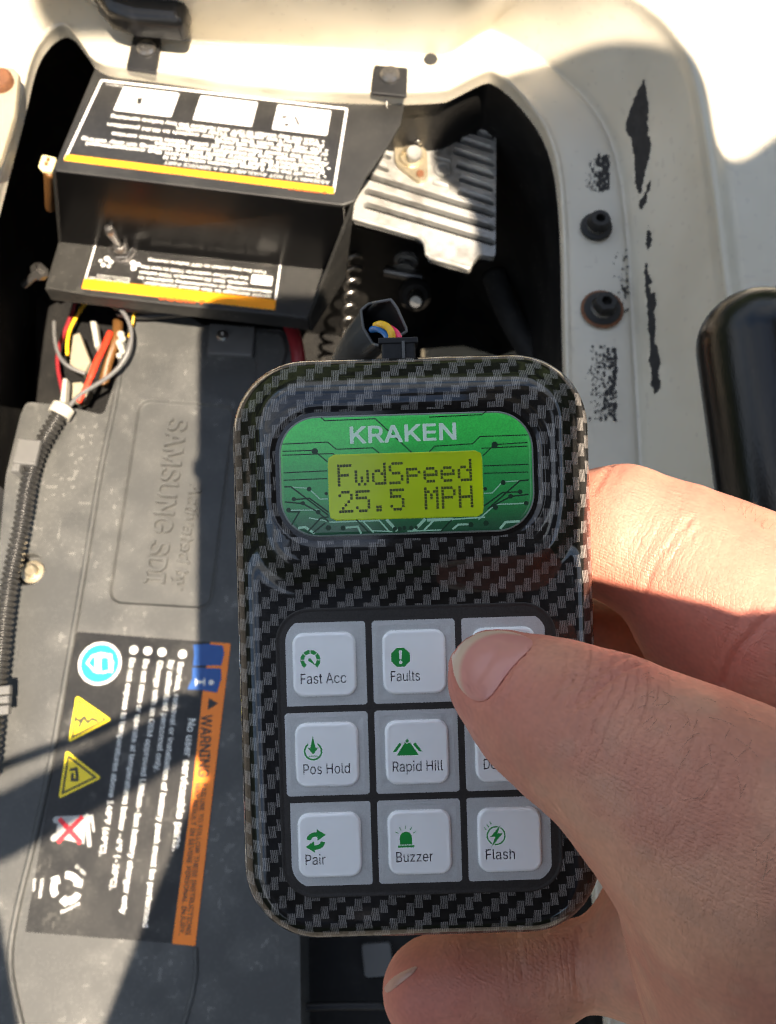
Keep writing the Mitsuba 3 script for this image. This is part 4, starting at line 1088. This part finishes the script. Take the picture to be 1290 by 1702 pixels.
# keypad
kl, kr_ = dev(463, 1240)[0], dev(930, 1240)[0]
ktp, kbt = dev(690, 1006)[1], dev(690, 1487)[1]
KX, KY, KA, KB = (kl + kr_) / 2, (ktp + kbt) / 2, (kr_ - kl) / 2, (ktp - kbt) / 2
kp = add('keypad', dlift(pillow(KX, KY, KA, KB, 6.4, [(0, -0.3), (0.0, 0.18), (0.1, 0.26), (0.35, 0.27), (0.55, 0.18), (0.8, 0.16)], 160)), 'mat_membrane', hand_dev, smooth=30)
pitch_u, pitch_v = (dev(845, 1248) - dev(547, 1248))[0] / 2, (dev(690, 1100) - dev(690, 1399))[1] / 2
cu0, cv0 = dev(693, 1248)
names = [['Fast Acc', 'Faults', 'Demo'], ['Pos Hold', 'Rapid Hill', 'Default'], ['Pair', 'Buzzer', 'Flash']]
widths = {'Fast Acc': 75, 'Faults': 48, 'Demo': 48, 'Pos Hold': 77, 'Rapid Hill': 83, 'Default': 58, 'Pair': 33, 'Buzzer': 61, 'Flash': 48}


def icon(kind, R=1.9):
    c = Point(0, 0)
    if kind == 'Fast Acc':
        ring = c.buffer(R).difference(c.buffer(R * .62))
        cutw = [LineString([(0, 0), (3 * math.cos(a), 3 * math.sin(a))]).buffer(.09) for a in np.radians([-45 + 45 * k for k in range(7)][0:0] + [0, 45, 90, 135, 180])]
        wedge = Polygon([(0, 0), (3, -3.6), (-3, -3.6)])
        ndl = Polygon([(-.35, .28), (.02, .36), (.95, -1.05), (-.5, -.1)])
        return ring.difference(unary_union(cutw)).difference(wedge).union(ndl)
    if kind == 'Faults':
        oc_ = Polygon([(R * 1.02 * math.cos(a), R * 1.02 * math.sin(a)) for a in np.radians(np.arange(8) * 45 + 22.5)])
        return oc_.difference(Polygon([(-.32, 1.3), (.32, 1.3), (.2, -.35), (-.2, -.35)])).difference(Point(0, -.95).buffer(.33))
    if kind == 'Pos Hold':
        ring = c.buffer(R * .92).difference(c.buffer(R * .76)).difference(sbox(-.9, .6, .9, 3))
        arr = Polygon([(0, 2.9), (.5, .6), (1.05, .7), (0, -.6), (-1.05, .7), (-.5, .6)])
        return unary_union([ring, arr, sbox(-.85, -1.0, .85, -.86)])
    if kind == 'Rapid Hill':
        mid = Polygon([(-2.1, -1.3), (-.45, 1.2), (-.1, .85), (.15, 1.05), (.5, 1.2), (2.1, -1.3)])
        cap = Polygon([(-.38, 1.4), (0, 1.85), (.38, 1.4), (.1, 1.2), (-.1, 1.1)])
        le = Polygon([(-2.8, -.6), (-1.5, 1.15), (-1.1, .75), (-2.2, -.6)]); ri = affinity.scale(le, -1, 1, origin=(0, 0))
        return unary_union([mid, cap, le, ri])
    if kind == 'Pair':
        out_ = []
        for k in (0, 180):
            arc = [(1.35 * math.cos(a), 1.15 * math.sin(a)) for a in np.radians(np.linspace(175, 60, 10))]
            g = LineString(arc).buffer(.42, cap_style='flat').union(Polygon([(.2, 2.15), (1.95, 1.0), (.35, -.05)]))
            out_.append(affinity.rotate(affinity.translate(g, 0, .1), k, origin=(0, 0)))
        return unary_union(out_)
    if kind == 'Buzzer':
        dome = Point(0, .1).buffer(1.15).intersection(sbox(-2, .1, 2, 2)).union(sbox(-1.15, -1.2, 1.15, .12))
        base = sbox(-1.55, -1.75, 1.55, -1.35)
        rays = [LineString([(1.65 * math.cos(a), .2 + 1.65 * math.sin(a)), (2.15 * math.cos(a), .2 + 2.15 * math.sin(a))]).buffer(.07) for a in np.radians([28, 58, 90, 122, 152])]
        return unary_union([dome, base] + rays)
    if kind == 'Flash':
        ring = c.buffer(R * .95).difference(c.buffer(R * .82))
        bolt = Polygon([(.9, 2.0), (-1.1, -.25), (-.1, -.2), (-1.0, -2.2), (1.3, .45), (.25, .4)])
        rays = [LineString([(-2.2 + .55 * k, 1.6 + .5 * k), (-1.85 + .5 * k, 1.2 + .5 * k)]).buffer(.08) for k in range(3)]
        return unary_union([ring.difference(bolt.buffer(.16)), bolt] + rays)
    if kind == 'Default':
        return c.buffer(R * .9).difference(c.buffer(R * .6))
    return c.buffer(R).difference(c.buffer(R * .7))


for ri_ in range(3):
    for ci in range(3):
        nm = names[ri_][ci]
        cu, cv = cu0 + (ci - 1) * pitch_u, cv0 + (1 - ri_) * pitch_v
        sqa, sqb = 7.95, 7.95
        sq = sbox(cu - sqa, cv - sqb, cu + sqa, cv + sqb)
        rad = 0.5
        sqr = round_poly(sq, rad)
        if (ri_, ci) in ((0, 0), (0, 2), (2, 0), (2, 2)):       # the outer corners follow the keypad's corner
            sqr = sqr.intersection(rrect(KX, KY, KA - 1.9, KB - 1.9, 4.6, 16))
        fr_ = dlift(pillow(cu, cv, sqa, sqb, rad, [(0, 0.0), (0.02, 0.30), (0.9, 0.34), (2.1, 0.22), (2.3, 0.2)], 96)) if sqr.area > sq.area - 0.6 else flat(sqr, 0.17, 0.13)
        k = add('key', fr_, 'mat_silver_print', kp, label=(f'key printed {nm}' if nm not in ('Demo', 'Default') else 'key under the thumb'))
        ky = cv - 0.05
        # the dome, in the same part group
        kd = numbered(hand_dev + '__key_dome')
        edge = pillow(cu, ky, 6.05, 6.1, 2.2, [(0, 0.15), (0.02, 0.75), (0.14, 0.98), (0.34, 1.10), (0.62, 1.14), (0.9, 1.10)], 96)
        scene[kd] = mikit.ply(dlift(edge), 'mat_key_white', 35)
        c0 = dev(690, 1248)
        if nm == 'Demo':
            continue
        wn = widths[nm]
        lx = cu - 4.55 + (0.0 if ri_ else 0.0)
        off = {'Faults': 0.0, 'Pair': -.1, 'Buzzer': .0, 'Flash': -.1, 'Rapid Hill': -.15}.get(nm, 0)
        v, f, _ = glyphs(nm)
        x0, x1 = v[:, 0].min(), v[:, 0].max(); hcap = 1.95
        P2 = np.column_stack([lx + off + (v[:, 0] - x0) / (x1 - x0) * wn * 0.115, cv - 3.55 + v[:, 1] * hcap, np.zeros(len(v))])
        add('caption', dlift(trimesh.Trimesh(P2, f, process=False), 1.17), 'mat_ink_black', kd)
        if nm != 'Default':
            ic = affinity.translate(icon(nm), lx + (2.75 if nm == 'Rapid Hill' else 1.95), cv + (0.95 if ri_ != 1 else 0.8))
            add('icon', dlift(prism(ic, 0, 0.02), 1.15), 'mat_ink_green', kd)

# plug, sleeve and wires at its top edge
plug = thing('cable_plug', 'black wire connector plugged into the top edge of the handheld device', 'connector')
pc = cam(662, 583, 0.186)
add('housing', obox(pc + DV * -0.002, DU, DV, DW, 0.0034, 0.0042, 0.0026, 0.0004), 'mat_black_plastic', plug, smooth=30)
add('lip', obox(pc + DV * 0.0016, DU, DV, DW, 0.0040, 0.0006, 0.0030, 0.0002), 'mat_black_plastic', plug, smooth=30)
add('latch', obox(pc + DV * -0.0008 + DW * 0.0029 + DU * 0.0010, DU, DV, DW, 0.0003, 0.0022, 0.0004, 0.0001), 'mat_clip_grey', plug)
slv = thing('cable_sleeve', 'frayed black heat shrink sleeve flaring open above the device\'s plug', 'cable sleeve')
mouth = [(600, 516), (612, 505), (650, 498), (660, 512), (677, 550), (668, 556), (642, 577), (620, 572), (604, 545)]
n_m = 40
ring1 = np.array(resample(Polygon(mouth), n_m))
r1 = np.array([cam(x, y, 0.1905 + (0.003 if x < 625 else 0.0)) for x, y in ring1])
aa = np.arctan2(-(ring1[:, 1] - 538), ring1[:, 0] - 637)
jr = meshkit.noise(np.column_stack([np.cos(aa) * 3, np.sin(aa) * 3, aa * 0]), 3)


def sring(px, py, D, R):
    return np.array([cam(px, py, D) + R * (math.cos(t) * CX + math.sin(t) * CU) for t in aa])


loft = [sring(540, 690, 0.212, .0040), sring(560, 650, 0.209, .0041), sring(578, 612, 0.205, .0042), sring(594, 580, 0.201, .0044), sring(610, 560, 0.1975, .0047)]
loft.append(0.5 * loft[-1] + 0.5 * r1 + (jr[:, None] - .5) * .0008 * CX)
loft.append(r1)
fl2 = np.array(loft); fl2 = np.concatenate([fl2, fl2[:, :1]], 1)
fm_ = grid_mesh(fl2)
add('sleeve', fm_, 'mat_sleeve', slv, smooth=True)
inn = r1.mean(0)
core_ = np.array([r1 * .93 + inn * .07, loft[4] * .9 + loft[4].mean(0) * .1, loft[2] * .85 + loft[2].mean(0) * .15, loft[2] * .02 + loft[2].mean(0) * .98]); core_ = np.concatenate([core_, core_[:, :1]], 1)
add('lining', grid_mesh(core_), 'mat_wire_black', slv, smooth=True)
add('mouth_edge', tube(np.vstack([r1, r1[:1]]), 0.00032, 8), 'mat_clip_grey', slv, smooth=True, label='torn greyish edge of the sleeve')
for nm, m, p in (('blue_wire', 'mat_wire_blue', [(618, 548, .193), (630, 547, .190), (642, 556, .188), (647, 572, .186)]), ('yellow_wire', 'mat_wire_yellow', [(624, 541, .192), (638, 540, .188), (650, 552, .186), (653, 574, .186)]), ('pink_wire', 'mat_wire_pink', [(634, 540, .193), (650, 547, .190), (661, 558, .187), (667, 574, .186)])):
    solo(nm, tube(spline([cam(*q) for q in p], 30), 0.00075, 12), m, {'blue_wire': 'blue wire curving from the black sleeve into the plug', 'yellow_wire': 'yellow wire between the blue and pink ones at the plug', 'pink_wire': 'pink wire curving from the black sleeve into the plug'}[nm], 'wire', True)
# ------------------------------------------------------------------ the hand: one continuous surface, laid out in lens coordinates (metres)
def J(px, py, D, r):
    return np.array([(px - 645) / FPX * D, -(py - 851) / FPX * D, -D]), r * D / FPX


def capsule_sd(p, A, B):
    (a, ra), (b, rb) = A, B
    ba = b - a; t = np.clip(((p - a) @ ba) / (ba @ ba), 0, 1)
    return np.linalg.norm(p - a - t[:, None] * ba, axis=1) - (ra + (rb - ra) * t)


def smin(a, b, k):
    h = np.clip(0.5 + 0.5 * (b - a) / k, 0, 1)
    return b + (a - b) * h - k * h * (1 - h)


def chain(p, js, k):
    d = None
    for A, B in zip(js[:-1], js[1:]):
        e = capsule_sd(p, A, B); d = e if d is None else smin(d, e, k)
    return d


thumb = [J(822, 1128, .1648, 78), J(880, 1166, .1620, 103), J(945, 1204, .158, 123), J(1018, 1240, .154, 141), J(1105, 1302, .151, 158), J(1225, 1395, .150, 198)]
thenar = [J(1225, 1395, .150, 198), J(1335, 1570, .158, 262), J(1420, 1850, .170, 300)]
index_ = [J(940, 880, .2050, 92), J(1035, 888, .2010, 112), J(1112, 922, .1985, 119)]
index2 = [J(1112, 922, .1985, 119), J(1180, 968, .196, 136), J(1280, 1030, .192, 158), J(1420, 1130, .186, 190), J(1600, 1300, .182, 230)]
bulge = [J(1160, 1050, .196, 92), J(1260, 1100, .190, 130)]
middle = [J(900, 1040, .218, 62), J(1000, 1062, .220, 66), J(1120, 1085, .222, 80), J(1350, 1250, .21, 150)]
pinky = [J(722, 1648, .2025, 86), J(775, 1642, .2020, 90), J(840, 1640, .2010, 88), J(905, 1622, .2000, 76), J(965, 1602, .1990, 62), J(1020, 1600, .198, 74), J(1090, 1590, .195, 108), J(1200, 1560, .188, 170)]
palm = [J(1125, 1545, .203, 128), J(1300, 1500, .195, 230), J(1480, 1420, .19, 260)]
palm2 = [J(1300, 1290, .205, 190), J(1480, 1420, .19, 260), J(1700, 1700, .19, 300)]
wrist = [J(1560, 1640, .185, 290), J(1950, 2050, .19, 270), J(2500, 2600, .20, 290)]


def hand_sd(p):
    th = smin(chain(p, thumb, .005), chain(p, thenar, .012), .012)
    ix = smin(chain(p, index_, .003), chain(p, index2, .006), .0025)
    ix = smin(ix, chain(p, bulge, .006), .005)
    pk = chain(p, pinky, .0035)
    pm = smin(chain(p, palm, .01), chain(p, palm2, .01), .015)
    wr = chain(p, wrist, .01)
    d = smin(ix, chain(p, middle, .004), .002)
    d = smin(d, pm, .006)
    d = smin(d, pk, .006)
    d = smin(d, wr, .02)
    d = smin(d, th, .0035)
    return d


hm = surface_nets(hand_sd, (-0.006, -0.235, -0.245), (0.235, 0.022, -0.108), 0.0009)
if hm.volume < 0:
    hm.invert()


def project(v, it=2):
    for _ in range(it):
        d = hand_sd(v); e = 2e-4
        g = np.stack([hand_sd(v + np.eye(3)[k] * e) - d for k in range(3)], 1) / e
        g /= np.linalg.norm(g, axis=1, keepdims=True) + 1e-9
        v = v - g * d[:, None]
    return v, g


hv, hn = project(np.array(hm.vertices))
to_world = lambda q: C0 + q[:, :1] * CX + q[:, 1:2] * CU - q[:, 2:3] * CF
hworld0 = trimesh.Trimesh(to_world(hv), hm.faces, process=False)
inview = hv[:, 0] < 0.10


def on_hand(px, py):                       # meets the smooth hand along a line of sight, by marching its distance field
    d = np.array([(px - 645) / FPX, -(py - 851) / FPX, -1.0]); d /= np.linalg.norm(d)
    t, best = 0.10, (9.0, 0.1)
    for _ in range(80):
        s = hand_sd((d * t)[None])[0]
        if abs(s) < best[0]:
            best = (abs(s), t)
        t += s * 0.9
        if abs(s) < 2e-5 or t > 0.3:
            break
    q = d * best[1]
    return project(q[None].copy(), 3)[0][0] if best[0] > 2e-5 else q


creases = [  # pixel polyline, depth mm, half width mm
    ([(1082, 1093), (1040, 1112), (1003, 1136), (963, 1172)], .60, .5), ([(1062, 1082), (1015, 1105), (975, 1140), (950, 1175)], .42, .45), ([(1040, 1074), (990, 1098), (945, 1140)], .34, .45),
    ([(990, 1068), (950, 1090), (915, 1130)], .14, .6), ([(1095, 1112), (1060, 1140), (1030, 1170)], .16, .7), ([(1130, 1126), (1095, 1165), (1085, 1200)], .10, .8), ([(960, 1068), (925, 1085), (895, 1120), (880, 1150)], .12, .6),
    ([(1016, 774), (1000, 795), (988, 818)], .35, .6), ([(1032, 776), (1022, 800)], .15, .6),
    ([(1146, 862), (1120, 898), (1093, 930), (1074, 975), (1062, 1018)], .42, .5), ([(1160, 880), (1130, 910), (1105, 945)], .2, .6), ([(1110, 865), (1085, 900), (1070, 940)], .12, .7),
    ([(1287, 1015), (1255, 1050), (1228, 1080), (1210, 1115), (1202, 1136)], .5, .7), ([(1250, 1010), (1215, 1050), (1195, 1095)], .15, .7), ([(1180, 990), (1150, 1030), (1120, 1075)], .12, .8),
    ([(965, 1545), (958, 1575), (958, 1610), (966, 1655)], .5, .8), ([(950, 1548), (944, 1580), (948, 1640)], .2, .6), ([(856, 1552), (862, 1590), (870, 1622)], .25, .8), ([(846, 1552), (850, 1600)], .12, .7), ([(905, 1550), (912, 1600), (905, 1650)], .12, .7), ([(1010, 1545), (1018, 1600), (1030, 1650)], .2, .9),
    ([(1075, 1330), (1130, 1290), (1200, 1270)], .06, 1.2), ([(1120, 1200), (1180, 1260), (1270, 1330)], .08, 1.2), ([(1180, 1200), (1230, 1280), (1290, 1400)], .07, 1.4), ([(1060, 1440), (1140, 1500), (1180, 1600), (1190, 1700)], .10, 1.5), ([(1200, 1440), (1230, 1560), (1290, 1660)], .07, 1.6),
]
disp = np.zeros(len(hv))
for pts, dep, wd in creases:
    c = np.array([on_hand(*p) for p in spline(pts, 40)])
    dist, _ = cKDTree(c).query(hv[inview], distance_upper_bound=wd * 4e-3)
    g = np.where(np.isfinite(dist), np.exp(-(np.minimum(dist, 1) / (wd * 1e-3)) ** 2), 0)
    r_ = np.where(np.isfinite(dist), np.exp(-((np.minimum(dist, 1) - 2.0 * wd * 1e-3) / (wd * 1.0e-3)) ** 2), 0)
    disp[inview] += -dep * 1e-3 * g + 0.25 * dep * 1e-3 * r_
# nail bed: a shallow groove round the thumb nail, nail as a plate of its own
nail_o = [(752, 1092), (764, 1071), (782, 1058), (806, 1050), (838, 1049), (868, 1056), (889, 1067), (879, 1082), (862, 1098), (846, 1116), (832, 1136), (818, 1156), (803, 1167), (785, 1163), (766, 1146), (755, 1120)]
no3 = np.array([on_hand(*p) for p in chaikin(np.array(nail_o + nail_o[:1]), 2)])
dist, _ = cKDTree(no3).query(hv, distance_upper_bound=0.004)
fin_ = np.isfinite(dist)
disp[fin_] += 0.00028 * np.exp(-((dist[fin_] - 0.0011) / 0.0007) ** 2) - 0.00025 * np.exp(-(dist[fin_] / 0.0005) ** 2)
disp += 0.00035 * (meshkit.fbm(hv * 160, 3, 4) - 0.5) + 0.00016 * (meshkit.fbm(hv * 520, 2, 9) - 0.5)
hv2 = hv + hn * disp[:, None]
hmesh = trimesh.Trimesh(to_world(hv2), hm.faces, process=False)

TIPS = [(to_world(J(x, y, D, 1)[0][None])[0], s) for x, y, D, s in ((790, 1120, .160, .014), (700, 1650, .195, .018), (1060, 890, .188, .020), (1190, 960, .178, .018), (1150, 1050, .180, .016), (1040, 1100, .150, .009))]


def skin_fn(p, n, uv):
    a = FB(p.x * 70, p.y * 70, p.z * 70); b = N(p.x * 320, p.y * 320, p.z * 320 + 3); c = N(p.x * 1500, p.y * 1500, p.z * 1500)
    col = MIX((0.60, 0.300, 0.195), (0.49, 0.205, 0.138), SS(0.3, 0.7, a))
    col = MIX(col, (0.45, 0.26, 0.18), 0.30 * SS(0.5, 0.8, b))
    red = mi.Float(0.0)
    for q, s in TIPS:
        d2 = dr.square(p.x - float(q[0])) + dr.square(p.y - float(q[1])) + dr.square(p.z - float(q[2]))
        red = red + dr.exp(-d2 / (s * s))
    col = MIX(col, (0.54, 0.165, 0.125), dr.clip(red, 0, 1) * 0.75)
    return col * (0.93 + 0.14 * c)


_ta = (CX * 0.87 - CU * 0.49)
_ia = (CX * 0.80 - CU * 0.45)
FOLDS = [(to_world(on_hand(1030, 1125)[None])[0], _ta, .0017, .012, 1.9), (to_world(on_hand(930, 1110)[None])[0], _ta, .0011, .008, .9), (to_world(on_hand(1190, 1260)[None])[0], _ta, .0024, .018, .7),
         (to_world(on_hand(1110, 900)[None])[0], _ia, .0014, .009, .7), (to_world(on_hand(962, 1600)[None])[0], CX, .0013, .008, 1.1), (to_world(on_hand(860, 1590)[None])[0], CX, .0014, .008, .8)]


def skin_bump(p, n, uv):
    f1, f2, _ = mikit.voronoi(p.x * 1100 + 300 * p.z, p.y * 1100 - 700 * p.z)
    w = FB(p.x * 120, p.y * 120, p.z * 120)
    l = dr.sin((p.x * 0.35 + p.y * 0.9 + p.z * 0.5) * 9000 + w * 22)
    out = 0.6 * SS(0.0, 0.25, f2 - f1) + 0.22 * l + 0.5 * FB(p.x * 900, p.y * 900, p.z * 900)
    for q, ax, per, s_, amp in FOLDS:      # finer folds across the joints
        dx, dy, dz = p.x - float(q[0]), p.y - float(q[1]), p.z - float(q[2])
        m = dr.exp(-(dx * dx + dy * dy + dz * dz) / (s_ * s_))
        t = dx * float(ax[0]) + dy * float(ax[1]) + dz * float(ax[2])
        ph = t / per * 6.283 + 7.0 * FB(p.x * 150, p.y * 150, p.z * 150) + 2.0 * N(p.x * 500, p.y * 500, p.z * 500)
        out = out - amp * m * dr.power(0.5 + 0.5 * dr.sin(ph), 5.0)
    return out


mat('skin', skin_fn, rough_var(0.40, 0.56, 500), bump=skin_bump, bscale=0.00011, eps=8e-5, specular=0.42, sheen=0.3, sheen_tint=0.6)
mat('nail', lambda p, n, uv: MIX((0.55, 0.235, 0.195), (0.58, 0.42, 0.30), SS(0.0, 1.0, 0.05 + SS(0.0076, 0.0100, dr.sqrt(dr.square(p.x - float(NQ[0])) + dr.square(p.y - float(NQ[1])) + dr.square(p.z - float(NQ[2]))))) * (0.9 + 0.1 * N(p.x * 900, p.y * 900))), 0.26, specular=0.5)
mat('nail_pink', (0.50, 0.285, 0.22), 0.28, specular=0.5)
NQ = to_world(on_hand(838, 1112)[None])[0]
hk = thing('hand', 'bare hand gripping the handheld device, thumb pressing its upper right key', 'hand')
add('skin', hmesh, 'mat_skin', hk, smooth=True)


class _F:                                   # small adapter so that decal() can ask the hand's field
    pass


def hand_plate(outline, off, thick, dome):
    g = Polygon(chaikin(np.array(outline + outline[:1], float), 2)[:-1])
    step = 4.0
    ext = np.array(shapely.segmentize(g.exterior, step).coords)[:-1]
    x0, y0, x1, y1 = g.bounds
    inn = g.buffer(-step * .5)
    pin = np.array([(x, y) for x in np.arange(x0, x1, step) for y in np.arange(y0, y1, step) if inn.contains(Point(x, y))])
    ap = np.vstack([ext, pin])
    from scipy.spatial import Delaunay
    tri = Delaunay(ap).simplices; tri = tri[[g.contains(Point(*c)) for c in ap[tri].mean(1)]]
    q = np.array([on_hand(*p) for p in ap]); _, gr = project(q.copy(), 1)
    dd = np.array([g.exterior.distance(Point(*p)) for p in ap])
    topv = q + gr * (off + dome * np.sqrt(np.clip(dd / 22, 0, 1)))[:, None]
    m = trimesh.Trimesh(to_world(topv), tri, process=False)
    if (m.face_normals @ -CF).mean() < 0:
        m.invert()
    ne = len(ext); bot = to_world(q[:ne] - gr[:ne] * 0.0006)
    k = np.arange(ne); k2 = (k + 1) % ne
    sk = trimesh.Trimesh(np.vstack([to_world(topv[:ne]), bot]), np.vstack([np.column_stack([k, k2, ne + k2]), np.column_stack([k, ne + k2, ne + k])]), process=False)
    return cat([m, sk])


add('thumb_nail', hand_plate(nail_o, 0.00016, 0, 0.00042), 'mat_nail', hk, smooth=50)
add('finger_nail', hand_plate([(640, 1642), (650, 1628), (668, 1616), (696, 1604), (690, 1616), (672, 1630), (655, 1644), (643, 1652)], 0.0002, 0, 0.0004), 'mat_nail_pink', hk, smooth=50)
mat('hair', (0.10, 0.055, 0.03), 0.5)
hs = []
hr = np.random.default_rng(5)
for (x0, y0, x1, y1, n_, L, dx, dy) in ((1205, 842, 1290, 888, 16, 26, 6, -16), (1060, 1120, 1130, 1205, 14, 30, -10, 16), (1100, 1150, 1250, 1330, 24, 34, -14, 22), (1250, 1380, 1290, 1500, 8, 34, -14, 20)):
    for _ in range(n_):
        u = hr.random(); x, y = x0 + (x1 - x0) * u + hr.normal() * 6, y0 + (y1 - y0) * (u if y1 - y0 < 60 else hr.random()) + hr.normal() * 5
        q0 = on_hand(x, y)
        if not (-0.22 < q0[2] < -0.10):
            continue
        _, g0 = project(q0[None].copy(), 1); g0 = g0[0]
        a = hr.normal() * 0.5
        tdir = np.array([dx * math.cos(a) - dy * math.sin(a), -(dx * math.sin(a) + dy * math.cos(a)), 0.0]); tdir /= np.linalg.norm(tdir)
        tdir -= g0 * (tdir @ g0); tdir /= np.linalg.norm(tdir) + 1e-9
        Lm = L * hr.uniform(.6, 1.2) * 1.05e-4
        lift_ = 0.9 if y < 900 else 0.28
        pts = np.array([q0 - g0 * 1e-4, q0 + tdir * Lm * .35 + g0 * Lm * lift_ * .45, q0 + tdir * Lm * .7 + g0 * Lm * lift_ * .7, q0 + tdir * Lm + g0 * Lm * lift_ * .6])
        hs.append(tube(to_world(spline(pts, 7)), np.linspace(2.6e-5, 1.0e-5, 7), 3, caps=False))
add('hair', cat(hs), 'mat_hair', hk, kind='stuff')
# ------------------------------------------------------------------ the photographer, behind the lens: the phone and the arm that shade the device
ph_ = thing('camera_phone', 'black phone held over the compartment with its lens looking down at the device', 'phone')
mat('phone_back', (0.03, 0.03, 0.035), 0.3, specular=0.5)
pm_ = prism(rrect(.034, -.033, .038, .125, .016), .0045, .0125)
v = pm_.vertices; pm_ = trimesh.Trimesh(C0 + v[:, :1] * CX + v[:, 1:2] * CU - v[:, 2:3] * CF, pm_.faces, process=False)
add('slab', pm_, 'mat_phone_back', ph_)
lb = prism(Point(0, 0).buffer(.0085).difference(Point(0, 0).buffer(.005)), .002, .0045); v = lb.vertices
add('lens_ring', trimesh.Trimesh(C0 + v[:, :1] * CX + v[:, 1:2] * CU - v[:, 2:3] * CF, lb.faces, process=False), 'mat_steel_dark', ph_)


def Q(x, y, zb, r):                        # where the shade at the lens plane (x, y) comes from, zb behind it
    return np.array([x + 0.1965 * zb, y - 0.049 * zb, zb]), r


grip = [[Q(.055, -.030, .012, .0115), Q(.098, -.036, .012, .010)], [Q(.055, -.052, .012, .0115), Q(.10, -.056, .012, .010)], [Q(.055, -.075, .012, .0115), Q(.10, -.076, .012, .010)], [Q(.055, -.096, .012, .0115), Q(.10, -.096, .012, .010)], [Q(.055, -.117, .012, .012), Q(.105, -.118, .014, .016)],
        [Q(.112, -.066, .03, .040), Q(.14, -.10, .05, .045)], [Q(.14, -.10, .05, .045), Q(.26, -.24, .12, .05)]]
low = [[Q(.02, -.118, .02, .013), Q(-.11, -.180, .06, .015)], [Q(-.127, -.225, .08, .029), Q(-.115, -.31, .12, .040)], [Q(.035, -.19, .03, .050), Q(.0, -.30, .08, .061)]]
torso = [[Q(.177, .163, .16, .037), Q(.177, .06, .16, .038)], [Q(.177, .163, .16, .028), Q(.139, .168, .16, .020)], [Q(.250, .073, .16, .060), Q(.454, .217, .20, .065)], [Q(.19, .03, .16, .05), Q(.30, .04, .18, .07)], [Q(.235, -.05, .18, .100), Q(.26, -.22, .22, .13)], [Q(.26, -.22, .22, .13), Q(.02, -.40, .26, .14)], [Q(.02, -.40, .26, .14), Q(-.25, -.42, .26, .135)], [(np.array([.08, -.56, .32]), .20), (np.array([.08, -.80, .95]), .21)], [(np.array([-.135, -.16, .66]), .135), (np.array([-.13, -.24, .70]), .15)], [(np.array([-.13, -.26, .70]), .12), (np.array([-.02, -.62, .85]), .20)]]


def person_sd(p):
    d = None
    for cset, k in ((grip, .004), (low, .006), (torso, .02)):
        for A, B in cset:
            e = capsule_sd(p, A, B); d = e if d is None else smin(d, e, k)
    return d


pm2 = surface_nets(person_sd, (-.42, -1.05, -.01), (.62, .24, 1.18), .006)
if pm2.volume < 0:
    pm2.invert()
solo('person', trimesh.Trimesh(to_world(np.array(pm2.vertices)), pm2.faces, process=False), 'mat_cloth', 'person in dark sleeves leaning over the compartment with a phone', 'person', True)
cp = [np.array([.02, -.156, .008]), np.array([.0, -.165, -.03])] + [Q(x, y, -.08, 0)[0] for x, y in ((-.010, -.118), (-.045, -.1285), (-.085, -.143), (-.125, -.158), (-.17, -.185))]
solo('wrist_cord', tube(to_world(spline(cp, 60)), 0.0026, 12), 'mat_wire_black', 'black wrist cord hanging from the bottom of the phone', 'cord', True)

# ------------------------------------------------------------------ the cart's roof, high above the frame
mat('roof_beige', (0.42, 0.39, 0.33), 0.6)
rf_ = prism(round_poly(Polygon([(0.10, -0.130), (0.31, -0.130), (0.33, -0.09), (1.46, -0.09), (1.46, 0.66), (0.10, 0.66)]), 0.01), 1.42, 1.47, 0.01)
solo('cart_roof', rf_, 'mat_roof_beige', 'beige golf cart roof panel high above the compartment', 'roof')

# a hedge round the place, out of the frame
mat('hedge_green', lambda p, n, uv: MIX((0.03, 0.05, 0.016), (0.06, 0.085, 0.03), N(p.x * 9, p.y * 9, p.z * 9)), 0.8, specular=0.2)
ha = np.linspace(0, 2 * np.pi, 241); hz_ = np.linspace(-0.75, 1.9, 24)
HP = np.array([[[(6 + 0.9 * (meshkit.fbm(np.array([math.cos(a) * 4, math.sin(a) * 4, z * 1.6]), 4, 2) - .5)) * math.cos(a), (6 + 0.9 * (meshkit.fbm(np.array([math.cos(a) * 4, math.sin(a) * 4, z * 1.6]), 4, 2) - .5)) * math.sin(a), z + 0.5 * meshkit.noise(np.array([math.cos(a) * 5, math.sin(a) * 5, 2.0])) * (z > 1.5)] for z in hz_] for a in ha])
HT = HP[:, -1:] + np.array([0, 0, 0.02]) + np.array([[[0.9 * math.cos(a), 0.9 * math.sin(a), 0]] for a in ha])
solo('hedge', grid_mesh(np.concatenate([HP, HT], 1)), 'mat_hedge_green', 'tall dark green hedge round the place', 'hedge')
